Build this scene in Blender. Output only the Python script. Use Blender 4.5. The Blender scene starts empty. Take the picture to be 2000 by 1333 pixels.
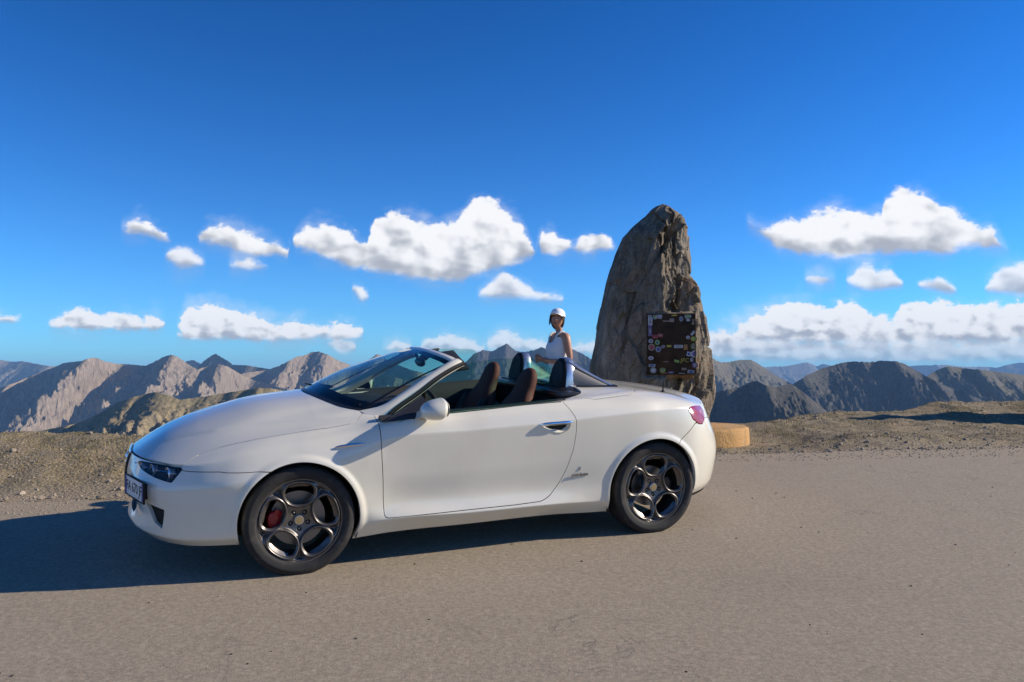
import bpy, bmesh, math, random
import numpy as np
from math import sin, cos, pi, radians, atan, atan2, tan, sqrt
from mathutils import Vector, Matrix, Euler

scene = bpy.context.scene
COL = scene.collection
random.seed(11)
rng = np.random.default_rng(11)

# ---------------------------------------------------------------- camera
EYE = 1.63
cam_data = bpy.data.cameras.new('camera')
cam = bpy.data.objects.new('camera', cam_data)
COL.objects.link(cam)
cam_data.sensor_width = 36.0
cam_data.lens = 28.8
cam_data.clip_start = 0.05
cam_data.clip_end = 90000
cam.location = (0, 0, EYE)
cam.rotation_euler = (radians(90) + atan(68.5/1600), 0, 0)
scene.camera = cam

# ---------------------------------------------------------------- colour management, light
scene.view_settings.view_transform = 'Standard'
scene.view_settings.look = 'None'
scene.view_settings.exposure = 0.55
scene.view_settings.gamma = 1.0
scene.view_settings.use_curve_mapping = False

SUN_DIR = Vector((2.06, 0.24, 1.0)).normalized()        # towards the sun
SUN_EL = math.asin(SUN_DIR.z)
SUN_AZ = atan2(SUN_DIR.x, SUN_DIR.y)
sun_data = bpy.data.lights.new('sun', 'SUN')
sun_data.energy = 4.2
sun_data.angle = radians(0.55)
sun_data.color = (1.0, 0.885, 0.735)
sun = bpy.data.objects.new('sun', sun_data)
COL.objects.link(sun)
sun.rotation_euler = SUN_DIR.to_track_quat('Z', 'Y').to_euler()

world = bpy.data.worlds.new('World')
scene.world = world
world.use_nodes = True
WT = world.node_tree
WT.nodes.clear()
def wn(t, **k):
    n = WT.nodes.new(t)
    for a, b in k.items(): setattr(n, a, b)
    return n
def wl(a, b): WT.links.new(a, b)
def wmath(op, a, b=None, c=None, clamp=False):
    n = wn('ShaderNodeMath', operation=op, use_clamp=clamp)
    for i, v in enumerate((a, b, c)):
        if v is None: continue
        if isinstance(v, (int, float)): n.inputs[i].default_value = v
        else: wl(v, n.inputs[i])
    return n.outputs[0]
def wsmooth(x, a, b):
    n = wn('ShaderNodeMapRange', interpolation_type='SMOOTHSTEP')
    wl(x, n.inputs[0])
    for i, v in ((1, a), (2, b)):
        if isinstance(v, (int, float)): n.inputs[i].default_value = v
        else: wl(v, n.inputs[i])
    n.inputs[3].default_value = 0; n.inputs[4].default_value = 1
    return n.outputs[0]
sky = wn('ShaderNodeTexSky', sky_type='NISHITA')
sky.sun_disc = False
sky.sun_elevation = SUN_EL
sky.sun_rotation = SUN_AZ
sky.altitude = 2800
sky.air_density = 1.0
sky.dust_density = 0.7
sky.ozone_density = 3.0
gam = wn('ShaderNodeGamma'); gam.inputs[1].default_value = 1.42
hsv = wn('ShaderNodeHueSaturation'); hsv.inputs['Saturation'].default_value = 1.14; hsv.inputs['Hue'].default_value = 0.497
hsv.inputs['Value'].default_value = 0.62
wl(sky.outputs[0], gam.inputs[0]); wl(gam.outputs[0], hsv.inputs['Color'])
clear = wn('ShaderNodeMix', data_type='RGBA', blend_type='MULTIPLY'); clear.inputs[0].default_value = 1.0
clear.inputs[7].default_value = (.26, .625, .79, 1); wl(hsv.outputs[0], clear.inputs[6])

# clouds: bands of cumulus, each given by the height of its tops and of its bases along the horizon
tc = wn('ShaderNodeTexCoord')
sep = wn('ShaderNodeSeparateXYZ'); wl(tc.outputs['Generated'], sep.inputs[0])
az = wmath('ARCTAN2', sep.outputs[0], sep.outputs[1])                # 0 straight ahead, + right
el = wmath('ARCSINE', sep.outputs[2])
AZM = radians(34)
# repeats, mirrored, round the rest of the horizon
azp = wmath('PINGPONG', wmath('ADD', az, AZM), 2*AZM)
azn = wmath('DIVIDE', azp, 2*AZM)
def deg_el(px, py):
    dx, dz = (px-1000)/1600, (735-py)/1600
    return atan(dz/sqrt(1+dx*dx))
def az_n(px): return (atan((px-1000)/1600)+AZM)/(2*AZM)
EL0 = 0.34
def curve(pts):
    n = wn('ShaderNodeFloatCurve')
    c = n.mapping.curves[0]
    pts = sorted(pts)
    P = [(az_n(x), deg_el(x, y)/EL0) for x, y in pts]
    P = [(0.0, P[0][1])] + P + [(1.0, P[-1][1])]
    c.points[0].location = P[0]; c.points[1].location = P[-1]
    for q in P[1:-1]: c.points.new(*q)
    for q in c.points: q.handle_type = 'VECTOR'
    n.mapping.update()
    wl(azn, n.inputs['Value'])
    return wmath('MULTIPLY', n.outputs[0], EL0)
# stretched coordinates on the sky for the billows
vec = wn('ShaderNodeCombineXYZ'); wl(az, vec.inputs[0]); wl(wmath('MULTIPLY', el, 1.35), vec.inputs[1])
def cnoise(scale, off, detail=7, rough=.56, dist=0.0):
    m = wn('ShaderNodeVectorMath', operation='ADD'); wl(vec.outputs[0], m.inputs[0]); m.inputs[1].default_value = off
    n = wn('ShaderNodeTexNoise'); n.inputs['Scale'].default_value = scale; n.inputs['Detail'].default_value = detail
    n.inputs['Roughness'].default_value = rough; n.inputs['Distortion'].default_value = dist
    wl(m.outputs[0], n.inputs['Vector'])
    return n.outputs[0]
def cvor(scale, off):
    m = wn('ShaderNodeVectorMath', operation='ADD'); wl(vec.outputs[0], m.inputs[0]); m.inputs[1].default_value = off
    n = wn('ShaderNodeTexVoronoi', feature='SMOOTH_F1'); n.inputs['Scale'].default_value = scale
    n.inputs['Detail'].default_value = 3; n.inputs['Roughness'].default_value = .5; n.inputs['Smoothness'].default_value = .35
    wl(m.outputs[0], n.inputs['Vector'])
    return n.outputs['Distance']
n1 = cnoise(34, (3.1, 1.7, 0.2), 8, .60, .25)
# r1s, r3s: the same billows a step towards the sun
r1 = cnoise(30, (3.1, 1.7, 0.2), 2.5, .42, .15); r1s = cnoise(30, (3.1+.013, 1.7+.012, 0.2), 2.5, .42, .15)
r3 = cnoise(62, (5.2, 3.3, 0.6), 2.5, .42, .1); r3s = cnoise(62, (5.2+.0075, 3.3+.0075, 0.6), 2.5, .42, .1)
n2 = cnoise(11, (0.4, 6.2, 1.0), 4, .5)
nf = cnoise(120, (1.4, 2.2, 3.0), 5, .65)
bil = wmath('SUBTRACT', 0.5, cvor(46, (0, 0, .7)))
edge = wmath('ADD', wmath('ADD', wmath('MULTIPLY', wmath('SUBTRACT', n1, .5), .034), wmath('MULTIPLY', wmath('SUBTRACT', nf, .5), .010)), wmath('MULTIPLY', wmath('SUBTRACT', bil, .12), .010))
n3 = cnoise(78, (5.2, 3.3, 0.6), 7, .60, .2)
edge2 = wmath('ADD', wmath('MULTIPLY', wmath('SUBTRACT', n3, .5), .030), wmath('MULTIPLY', wmath('SUBTRACT', n1, .5), .016))
relief2 = wmath('MULTIPLY', wmath('SUBTRACT', r3, r3s), 1.5)
relief = wmath('MULTIPLY', wmath('SUBTRACT', r1, r1s), 1.8)
def band(top, bot, soft=.006, amp=1.0, alpha=1.0, up_=.002, dn_=.001, l0=-.12, l1=.72, far=False):
    t = curve(top); b = curve(bot)
    e = wmath('MULTIPLY', edge2 if far else edge, amp)
    up = wmath('SUBTRACT', wmath('ADD', t, e), el)                   # > 0 below the tops
    dn = wmath('ADD', wmath('SUBTRACT', el, b), wmath('MULTIPLY', e, .45))
    th = wsmooth(wmath('SUBTRACT', t, b), .0005, .005)
    up = wmath('ADD', up, up_); dn = wmath('ADD', dn, dn_)
    a = wmath('MULTIPLY', wmath('MULTIPLY', wsmooth(up, -soft*.35, soft*.9), wsmooth(dn, -soft*.4, soft*1.3)), th)
    veil = wmath('MULTIPLY', wmath('MULTIPLY', wsmooth(wmath('ADD', wmath('MINIMUM', up, dn), wmath('MULTIPLY', wmath('SUBTRACT', n2, .52), .055)), -.016, .022), th), .42)
    a = wmath('MAXIMUM', a, veil)
    a = wmath('MULTIPLY', a, alpha)
    h = wmath('DIVIDE', wmath('SUBTRACT', el, b), wmath('MAXIMUM', wmath('SUBTRACT', t, b), .004))
    lit = wmath('ADD', wmath('ADD', wmath('MULTIPLY', h, .95), relief2 if far else relief), wmath('MULTIPLY', wmath('SUBTRACT', n2, .5), .9))
    lit = wmath('ADD', lit, wmath('MULTIPLY', wmath('SUBTRACT', n1, .5), .28))
    lit = wsmooth(lit, l0, l1)
    return a, lit
def gaps(segs):
    """segs: list of ([tops], [bases]); between the segments top and base meet"""
    T, B = [], []
    for t, b in segs:
        x0, x1 = t[0][0], t[-1][0]
        y0 = (t[0][1]+b[0][1])/2; y1 = (t[-1][1]+b[-1][1])/2
        T += [(x0-7, y0)] + t + [(x1+7, y1)]
        B += [(x0-7, y0)] + b + [(x1+7, y1)]
    return T, B
U = gaps([
 ([(240,436),(256,420),(278,424),(300,440),(328,462)], [(240,458),(275,466),(300,471),(328,476)]),
 ([(386,444),(400,433),(440,434),(468,437),(498,455),(530,466),(562,488)], [(386,478),(440,484),(500,505),(562,504)]),
 ([(574,456),(600,438),(640,432),(672,434),(698,456),(718,470),(726,418),(760,408),(800,414),(850,432),(882,424),(905,402),(922,382),(950,376),(980,394),(1010,426),(1034,456),(1040,480)],
  [(574,486),(620,508),(700,530),(780,545),(850,554),(900,553),(960,532),(1010,520),(1040,505)]),
 ([(1056,448),(1080,442),(1098,458),(1116,476),(1140,456),(1166,447),(1188,458),(1200,474)], [(1056,500),(1086,503),(1116,488),(1140,503),(1200,492)]),
 ([(1464,430),(1500,433),(1545,420),(1560,428),(1590,406),(1630,399),(1652,397),(1680,412),(1704,400),(1728,402),(1734,372),(1770,361),(1810,370),(1850,386),(1890,416),(1920,436),(1944,434),(1958,458),(1972,482)],
  [(1464,436),(1490,464),(1520,490),(1560,500),(1640,511),(1700,502),(1800,500),(1850,503),(1885,486),(1972,490)]),
])
M = gaps([
 ([(322,494),(345,483),(370,490),(392,508)], [(322,510),(350,526),(392,520)]),
 ([(450,512),(480,506),(520,516)], [(450,522),(490,528),(520,524)]),
 ([(690,560),(706,562),(716,574)], [(690,570),(706,588),(716,584)]),
 ([(936,570),(960,546),(985,534),(1012,550),(1050,568),(1098,580)], [(936,582),(1000,585),(1098,588)]),
 ([(1578,540),(1600,533),(1630,540)], [(1578,550),(1604,558),(1630,552)]),
 ([(1662,540),(1682,520),(1700,516),(1716,532),(1740,524),(1764,552)], [(1662,556),(1700,571),(1764,560)]),
 ([(1802,552),(1836,536),(1870,566)], [(1802,564),(1840,574),(1870,572)]),
 ([(1930,560),(1960,522),(2000,514),(2080,500),(2140,540)], [(1930,572),(1975,578),(2000,580),(2140,570)]),
])
Lo = gaps([
 ([(-40,616),(10,620),(40,626)], [(-40,632),(10,630),(40,630)]),
 ([(100,630),(130,613),(165,609),(200,620),(230,613),(262,622),(312,624)], [(100,640),(160,644),(312,645)]),
 ([(356,616),(372,604),(420,601),(460,612),(500,621),(540,640),(580,632),(620,640),(660,640),(702,642)], [(356,662),(430,660),(500,666),(600,660),(702,659)]),
 ([(1392,656),(1430,652),(1466,626),(1500,610),(1546,589),(1582,595),(1620,606),(1670,594),(1700,612),(1748,626),(1762,600),(1830,589),(1870,600),(1920,598),(1990,594),(2060,600),(2130,620)], [(1392,672),(1466,664),(1600,668),(1750,668),(2000,666),(2130,660)]),
])
Lo2 = gaps([
 ([(352,648),(380,640),(430,648),(490,644),(540,650),(620,648),(660,640),(700,646)], [(352,664),(430,660),(540,670),(620,664),(700,662)]),
 ([(1385,668),(1420,650),(1452,664),(1490,640),(1530,648),(1570,640),(1640,646),(1690,640),(1740,652),(1800,636),(1860,642),(1930,636),(2000,640),(2130,650)], [(1385,686),(1452,690),(1570,684),(1700,688),(1860,682),(2130,684)]),
])
Hz = gaps([
 ([(646,668),(668,664),(690,672)], [(646,680),(668,694),(690,688)]),
 ([(752,678),(775,668),(800,680)], [(752,688),(800,690)]),
 ([(830,668),(870,655),(910,664),(945,680)], [(830,690),(945,692)]),
 ([(958,660),(985,648),(1015,660),(1060,672),(1120,678),(1160,672),(1260,668),(1380,655),(1410,646),(1450,664),(1520,668),(1600,674),(1700,668),(1800,674),(1900,670),(2000,668),(2130,670)],
  [(958,684),(1060,692),(1160,694),(1380,700),(1450,706),(1700,710),(2000,706),(2130,700)]),
])
layers = [(band(*Hz, soft=.007, amp=.7, alpha=.75, up_=.004, dn_=.002, far=True)), (band(*Lo2, soft=.005, amp=.8, alpha=.62, up_=.002, dn_=.001, far=True)), (band(*Lo, soft=.005, amp=.95, alpha=.97, up_=.004, dn_=.002, l0=-.15, l1=.55, far=True)), (band(*M, soft=.007, amp=.55, alpha=.90, up_=.005, dn_=.003)), (band(*U, soft=.0075, amp=1.0, alpha=.985, up_=.003, dn_=.002))]
CLOUD_LIT = (5.3, 5.3, 5.35, 1); CLOUD_DIM = (2.35, 2.48, 2.78, 1)
colr = clear.outputs[2]
def mixc(fac, a, b):
    n = wn('ShaderNodeMix', data_type='RGBA')
    wl(fac, n.inputs[0])
    for i, v in ((6, a), (7, b)):
        if isinstance(v, tuple): n.inputs[i].default_value = v
        else: wl(v, n.inputs[i])
    return n.outputs[2]
# the air thickens and pales towards the horizon
low = wmath('POWER', 2.718, wmath('MULTIPLY', wmath('MAXIMUM', el, 0.0), -9.5))
colr = mixc(wmath('MULTIPLY', low, .62), colr, (1.45, 2.65, 3.8, 1))
for a, lit in layers:
    colr = mixc(a, colr, mixc(lit, CLOUD_DIM, CLOUD_LIT))
bg = wn('ShaderNodeBackground'); bg.inputs[1].default_value = 0.13
wo = wn('ShaderNodeOutputWorld')
wl(colr, bg.inputs[0]); wl(bg.outputs[0], wo.inputs[0])
world.cycles.sampling_method = 'MANUAL'
world.cycles.sample_map_resolution = 512

# ---------------------------------------------------------------- helpers: noise
_perm = np.random.default_rng(5).permutation(256); _perm = np.concatenate([_perm, _perm, _perm])
_grad = np.random.default_rng(6).normal(size=(256, 3)); _grad /= np.linalg.norm(_grad, axis=1, keepdims=True)
def pnoise(x, y, z=0.0):
    x, y, z = np.broadcast_arrays(np.asarray(x, float), np.asarray(y, float), np.asarray(z, float))
    xi, yi, zi = np.floor(x).astype(int), np.floor(y).astype(int), np.floor(z).astype(int)
    fx, fy, fz = x-xi, y-yi, z-zi
    q = lambda t: t*t*t*(t*(t*6-15)+10)
    u, v, w = q(fx), q(fy), q(fz)
    xi &= 255; yi &= 255; zi &= 255
    r = 0
    for a in (0, 1):
        for b in (0, 1):
            for c in (0, 1):
                h = _perm[_perm[_perm[xi+a]+yi+b]+zi+c]
                g = _grad[h]
                d = g[..., 0]*(fx-a)+g[..., 1]*(fy-b)+g[..., 2]*(fz-c)
                r = r + d*(u if a else 1-u)*(v if b else 1-v)*(w if c else 1-w)
    return r*1.6
def fbm(x, y, z=0.0, oct=5, gain=.5, lac=2.03):
    r, a = 0, 1.0
    for i in range(oct):
        r = r + a*pnoise(x*lac**i+i*17.3, y*lac**i-i*9.1, z*lac**i+i*3.7); a *= gain
    return r
def ridged(x, y, z=0.0, oct=5, gain=.5, lac=2.07):
    r, a, s = 0, 1.0, 0
    for i in range(oct):
        n = 1-np.abs(pnoise(x*lac**i+i*11.3, y*lac**i-i*5.1, z*lac**i+i*2.7)); r = r + a*n*n; s += a; a *= gain
    return r/s
def sstep(a, b, x):
    t = np.clip((x-a)/(b-a), 0, 1); return t*t*(3-2*t)

# ---------------------------------------------------------------- helpers: objects
def link(name, me, mat=None, parent=None, smooth=None):
    o = bpy.data.objects.new(name, me)
    COL.objects.link(o)
    if mat is not None and not me.materials: me.materials.append(mat)
    if parent is not None: o.parent = parent
    if smooth is not None:
        me.polygons.foreach_set('use_smooth', [True]*len(me.polygons))
        if smooth < 180: me.set_sharp_from_angle(angle=radians(smooth))
    return o
def mesh(name, V, F, mat=None, parent=None, smooth=35):
    me = bpy.data.meshes.new(name)
    me.from_pydata([tuple(v) for v in V], [], [tuple(f) for f in F])
    me.update()
    return link(name, me, mat, parent, smooth)
def mesh_tri(name, V, T, N=None, mat=None, parent=None, attrs=None):
    """triangles from numpy arrays; N = shading normals per vertex"""
    me = bpy.data.meshes.new(name)
    V = np.ascontiguousarray(V, dtype=np.float32); T = np.ascontiguousarray(T, dtype=np.int32)
    k = T.shape[1]
    me.vertices.add(len(V)); me.loops.add(T.size); me.polygons.add(len(T))
    me.vertices.foreach_set('co', V.ravel())
    me.loops.foreach_set('vertex_index', T.ravel())
    me.polygons.foreach_set('loop_start', np.arange(0, T.size, k, dtype=np.int32))
    me.polygons.foreach_set('use_smooth', np.ones(len(T), dtype=bool))
    me.update(calc_edges=True)
    if N is not None: me.normals_split_custom_set_from_vertices([tuple(n) for n in N])
    return link(name, me, mat, parent)
def tag(o, label=None, cat=None, group=None, kind=None):
    if label: o['label'] = label
    if cat: o['category'] = cat
    if group: o['group'] = group
    if kind: o['kind'] = kind
    return o
def empty(name, loc=(0, 0, 0), rot=(0, 0, 0)):
    o = bpy.data.objects.new(name, None); COL.objects.link(o)
    o.empty_display_size = .2
    o.location = loc; o.rotation_euler = rot
    return o

# ---------------------------------------------------------------- helpers: shapes (vertices, faces)
def join(*parts):
    V, F = [], []
    for v, f in parts:
        n = len(V); V += [tuple(p) for p in v]; F += [tuple(i+n for i in q) for q in f]
    return V, F
def xform(vf, M):
    return [tuple(M @ Vector(v)) for v in vf[0]], vf[1]
def loft(rings, caps=True, closed=True):
    n = len(rings[0]); V = [tuple(p) for r in rings for p in r]; F = []
    for i in range(len(rings)-1):
        for j in range(n if closed else n-1):
            k = (j+1) % n
            F.append((i*n+j, i*n+k, (i+1)*n+k, (i+1)*n+j))
    if caps and closed:
        F.append(tuple(range(n))[::-1]); F.append(tuple((len(rings)-1)*n+j for j in range(n)))
    return V, F
def tube(path, r, n=8, caps=True):
    P = [Vector(p) for p in path]
    R = list(r) if hasattr(r, '__len__') else [r]*len(P)
    rings = []; nrm = None
    for i, p in enumerate(P):
        t = (P[min(i+1, len(P)-1)]-P[max(i-1, 0)]).normalized()
        if nrm is None:
            nrm = t.orthogonal().normalized()
        nrm = (nrm - t*nrm.dot(t)).normalized()
        b = t.cross(nrm)
        rings.append([p+(nrm*cos(2*pi*k/n)+b*sin(2*pi*k/n))*R[i] for k in range(n)])
    return loft(rings, caps)
def ring_tube(R, r, n=48, m=8, M=Matrix()):
    V, F = [], []
    for i in range(n):
        a = 2*pi*i/n
        for j in range(m):
            b = 2*pi*j/m
            V.append(tuple(M @ Vector(((R+r*cos(b))*cos(a), (R+r*cos(b))*sin(a), r*sin(b)))))
    for i in range(n):
        for j in range(m):
            F.append((i*m+j, ((i+1) % n)*m+j, ((i+1) % n)*m+(j+1) % m, i*m+(j+1) % m))
    return V, F
def lathe(prof, n=48, M=Matrix()):
    """profile of (radius, height) turned round Z"""
    V, F = [], []
    for r, h in prof:
        for i in range(n):
            a = 2*pi*i/n; V.append(tuple(M @ Vector((r*cos(a), r*sin(a), h))))
    for k in range(len(prof)-1):
        for i in range(n):
            j = (i+1) % n
            F.append((k*n+i, k*n+j, (k+1)*n+j, (k+1)*n+i))
    return V, F
def box(c, s, bev=0.0, M=None):
    bm = bmesh.new(); bmesh.ops.create_cube(bm, size=1)
    for v in bm.verts: v.co = Vector((v.co.x*s[0], v.co.y*s[1], v.co.z*s[2]))
    if bev: bmesh.ops.bevel(bm, geom=bm.edges[:], offset=bev, segments=2, affect='EDGES', profile=.6)
    T = (M or Matrix()); c = Vector(c)
    bm.verts.ensure_lookup_table()
    V = [tuple(T @ v.co + c) for v in bm.verts]; F = [tuple(v.index for v in f.verts) for f in bm.faces]
    bm.free(); return V, F
def ellipsoid(c, r, nu=20, nv=12, M=None):
    V, F = [], []
    T = M or Matrix(); c = Vector(c)
    for j in range(nv+1):
        th = pi*j/nv
        for i in range(nu):
            ph = 2*pi*i/nu
            V.append(tuple(T @ Vector((r[0]*sin(th)*cos(ph), r[1]*sin(th)*sin(ph), r[2]*cos(th))) + c))
    for j in range(nv):
        for i in range(nu):
            F.append((j*nu+i, (j+1)*nu+i, (j+1)*nu+(i+1) % nu, j*nu+(i+1) % nu))
    return V, F
def smooth_path(pts, n=24):
    P = np.array(pts, float)
    if len(P) == 2: return [tuple(P[0]+(P[1]-P[0])*t) for t in np.linspace(0, 1, n)]
    t = np.concatenate([[0], np.cumsum(np.linalg.norm(np.diff(P, axis=0), axis=1))])
    d = np.diff(P, axis=0)/np.diff(t)[:, None]; h = np.diff(t)
    T = np.zeros_like(P); T[0], T[-1] = d[0], d[-1]
    T[1:-1] = (d[:-1]*h[1:, None]+d[1:]*h[:-1, None])/(h[:-1]+h[1:])[:, None]
    out = []
    for q in np.linspace(0, t[-1], n):
        i = min(np.searchsorted(t, q, side='right')-1, len(P)-2); s = (q-t[i])/h[i]
        out.append((2*s**3-3*s**2+1)*P[i]+(s**3-2*s**2+s)*h[i]*T[i]+(-2*s**3+3*s**2)*P[i+1]+(s**3-s**2)*h[i]*T[i+1])
    return [tuple(p) for p in out]
def text_mesh(txt, size, mat, name, parent, M, extrude=.0008, shear=0.0, space=1.0):
    cu = bpy.data.curves.new('lettering', 'FONT'); cu.body = txt; cu.size = size; cu.extrude = extrude
    cu.align_x = 'CENTER'; cu.align_y = 'CENTER'; cu.shear = shear; cu.space_character = space; cu.resolution_u = 2
    t = bpy.data.objects.new('lettering', cu); COL.objects.link(t)
    bpy.context.view_layer.update()
    me = bpy.data.meshes.new_from_object(t.evaluated_get(bpy.context.evaluated_depsgraph_get()))
    bpy.data.objects.remove(t); bpy.data.curves.remove(cu)
    me.transform(M)
    return link(name, me, mat, parent)

# ---------------------------------------------------------------- helpers: materials
def material(name, col=(.5, .5, .5), rough=.5, metal=0.0, coat=0.0, spec=.5, **k):
    m = bpy.data.materials.new(name); m.use_nodes = True
    b = m.node_tree.nodes['Principled BSDF']
    b.inputs['Base Color'].default_value = (*col, 1)
    b.inputs['Roughness'].default_value = rough
    b.inputs['Metallic'].default_value = metal
    b.inputs['Coat Weight'].default_value = coat
    b.inputs['Coat Roughness'].default_value = .04
    b.inputs['Specular IOR Level'].default_value = spec
    return m
class NT:
    """small wrapper to build material node trees"""
    def __init__(s, m): s.m = m; s.t = m.node_tree; s.b = s.t.nodes['Principled BSDF']; s._p = None
    def n(s, t, **k):
        x = s.t.nodes.new(t)
        for a, b in k.items(): setattr(x, a, b)
        return x
    def l(s, a, b): s.t.links.new(a, b)
    def pos(s, obj=False):
        if s._p is None:
            c = s.n('ShaderNodeTexCoord'); s._p = c.outputs['Object']
        return s._p
    def noise(s, scale, detail=4, rough=.55, vec=None, dist=0.0, stretch=None):
        x = s.n('ShaderNodeTexNoise'); x.inputs['Scale'].default_value = scale; x.inputs['Detail'].default_value = detail
        x.inputs['Roughness'].default_value = rough; x.inputs['Distortion'].default_value = dist
        v = vec or s.pos()
        if stretch:
            mp = s.n('ShaderNodeMapping'); mp.inputs['Scale'].default_value = stretch; s.l(v, mp.inputs[0]); v = mp.outputs[0]
        s.l(v, x.inputs['Vector']); return x.outputs[0]
    def vor(s, scale, feature='F1', out='Distance', rand=1.0):
        x = s.n('ShaderNodeTexVoronoi', feature=feature); x.inputs['Scale'].default_value = scale
        x.inputs['Randomness'].default_value = rand
        s.l(s.pos(), x.inputs['Vector']); return x.outputs[out]
    def ramp(s, fac, stops):
        x = s.n('ShaderNodeValToRGB'); r = x.color_ramp
        while len(r.elements) < len(stops): r.elements.new(.5)
        for e, (p, c) in zip(r.elements, stops):
            e.position = p; e.color = (*c, 1) if len(c) == 3 else c
        s.l(fac, x.inputs[0]); return x.outputs[0]
    def mix(s, fac, a, b, blend='MIX'):
        x = s.n('ShaderNodeMix', data_type='RGBA', blend_type=blend)
        if isinstance(fac, (int, float)): x.inputs[0].default_value = fac
        else: s.l(fac, x.inputs[0])
        for i, v in ((6, a), (7, b)):
            if isinstance(v, tuple): x.inputs[i].default_value = (*v[:3], 1)
            else: s.l(v, x.inputs[i])
        return x.outputs[2]
    def math(s, op, a, b=None, clamp=False):
        x = s.n('ShaderNodeMath', operation=op, use_clamp=clamp)
        for i, v in enumerate((a, b)):
            if v is None: continue
            if isinstance(v, (int, float)): x.inputs[i].default_value = v
            else: s.l(v, x.inputs[i])
        return x.outputs[0]
    def smooth(s, x, a, b):
        n = s.n('ShaderNodeMapRange', interpolation_type='SMOOTHSTEP'); s.l(x, n.inputs[0])
        n.inputs[1].default_value = a; n.inputs[2].default_value = b; return n.outputs[0]
    def base(s, c): s.l(c, s.b.inputs['Base Color'])
    def rough(s, c): s.l(c, s.b.inputs['Roughness'])
    def bump(s, h, strength=.3, dist=.01):
        x = s.n('ShaderNodeBump'); x.inputs['Strength'].default_value = strength; x.inputs['Distance'].default_value = dist
        s.l(h, x.inputs['Height']); s.l(x.outputs[0], s.b.inputs['Normal'])
def glass(name, tint=(.7, .9, .84), refl=.9):
    """thin pane: tinted see-through with a fresnel reflection"""
    m = bpy.data.materials.new(name); m.use_nodes = True; t = m.node_tree; t.nodes.clear()
    tr = t.nodes.new('ShaderNodeBsdfTransparent'); tr.inputs[0].default_value = (*tint, 1)
    gl = t.nodes.new('ShaderNodeBsdfGlossy'); gl.inputs['Roughness'].default_value = .01; gl.inputs[0].default_value = (refl, refl, refl, 1)
    ge = t.nodes.new('ShaderNodeNewGeometry'); dt = t.nodes.new('ShaderNodeVectorMath'); dt.operation = 'DOT_PRODUCT'
    t.links.new(ge.outputs['Normal'], dt.inputs[0]); t.links.new(ge.outputs['Incoming'], dt.inputs[1])
    def mm(op, a, b=None):
        x = t.nodes.new('ShaderNodeMath'); x.operation = op
        for i, v in enumerate((a, b)):
            if v is None: continue
            if isinstance(v, (int, float)): x.inputs[i].default_value = v
            else: t.links.new(v, x.inputs[i])
        return x.outputs[0]
    q = mm('POWER', mm('SUBTRACT', 1.0, mm('ABSOLUTE', dt.outputs['Value'])), 5.0)      # Schlick, the same from both sides
    fr = mm('ADD', mm('MULTIPLY', q, .93), .065)
    mx = t.nodes.new('ShaderNodeMixShader'); o = t.nodes.new('ShaderNodeOutputMaterial')
    t.links.new(fr, mx.inputs[0]); t.links.new(tr.outputs[0], mx.inputs[1]); t.links.new(gl.outputs[0], mx.inputs[2])
    t.links.new(mx.outputs[0], o.inputs[0]); return m

# ---------------------------------------------------------------- the car's stance and the plateau it stands on
CAR_P = Vector((-1.619, 5.775, -1.132+EYE))
CAR_R = Euler((.080, -.025, .407), 'XYZ')
RM = np.array(CAR_R.to_matrix())
NRM = RM @ np.array([0, 0, 1])
def plane_z(x, y):
    return CAR_P.z - (NRM[0]*(x-CAR_P.x)+NRM[1]*(y-CAR_P.y))/NRM[2]
def crest_y(x):                       # how far out the plateau reaches before it falls away
    return np.interp(x, [-14, -7, -3.0, .3, 2.5, 4, 5.6, 8.5, 13, 20], [9.4, 9.0, 8.9, 11.6, 12.2, 12.6, 13.9, 15.6, 17.0, 17.5])
def asphalt_y(x):                     # far edge of the asphalt
    return np.interp(x, [-14, -4.2, -3.4, -1.5, 0, 2.2, 3.2, 5.9, 9, 20], [7.0, 6.75, 6.85, 7.4, 8.4, 9.2, 9.35, 9.75, 10.3, 11.5])
def near_z(x, y):
    z = plane_z(x, y)
    e = y-asphalt_y(x)
    rim = sstep(-.15, .9, e + .25*fbm(x*.7, y*.7, 2.0, 3))
    berm = np.interp(x, [-9, -3.2, -1, 1, 4, 8, 14], [.20, .21, .10, .0, .0, .0, .0])
    c = crest_y(x)+.25*fbm(x*.5, 3.1, 0, 3)
    z = z + berm*sstep(.10, .95, e/np.maximum(c-asphalt_y(x), .5))*np.where(e > 0, 1, 0)
    big = fbm(x*.45, y*.45, 0, 3)*.05+fbm(x*1.7, y*1.7, 5.0, 4)*.035
    fine = fbm(x*6, y*6, 1.0, 3)*.016
    z = z + rim*(big+fine)
    z = z - np.interp(x, [-6, -2.5, 0, 2, 4, 9], [.0, .0, .06, .03, .07, .09])*sstep(.2, 2.6, e)
    # a low bank at the right, its crown towards the viewer
    z = z - .05*rim*np.exp(-((e-.25)/.3)**2)
    z = z - .10*np.exp(-(((x-2.256)**2+(y-11.0)**2)/1.9**2)**2)*np.where(e > 0, np.clip(e/.5, 0, 1), 0)
    # away from the crest the ground drops into the valley
    o = np.maximum(y-c, 0)
    z = z - np.where(o > 0, .34*o+.18*o**1.35, 0)
    return z
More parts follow.
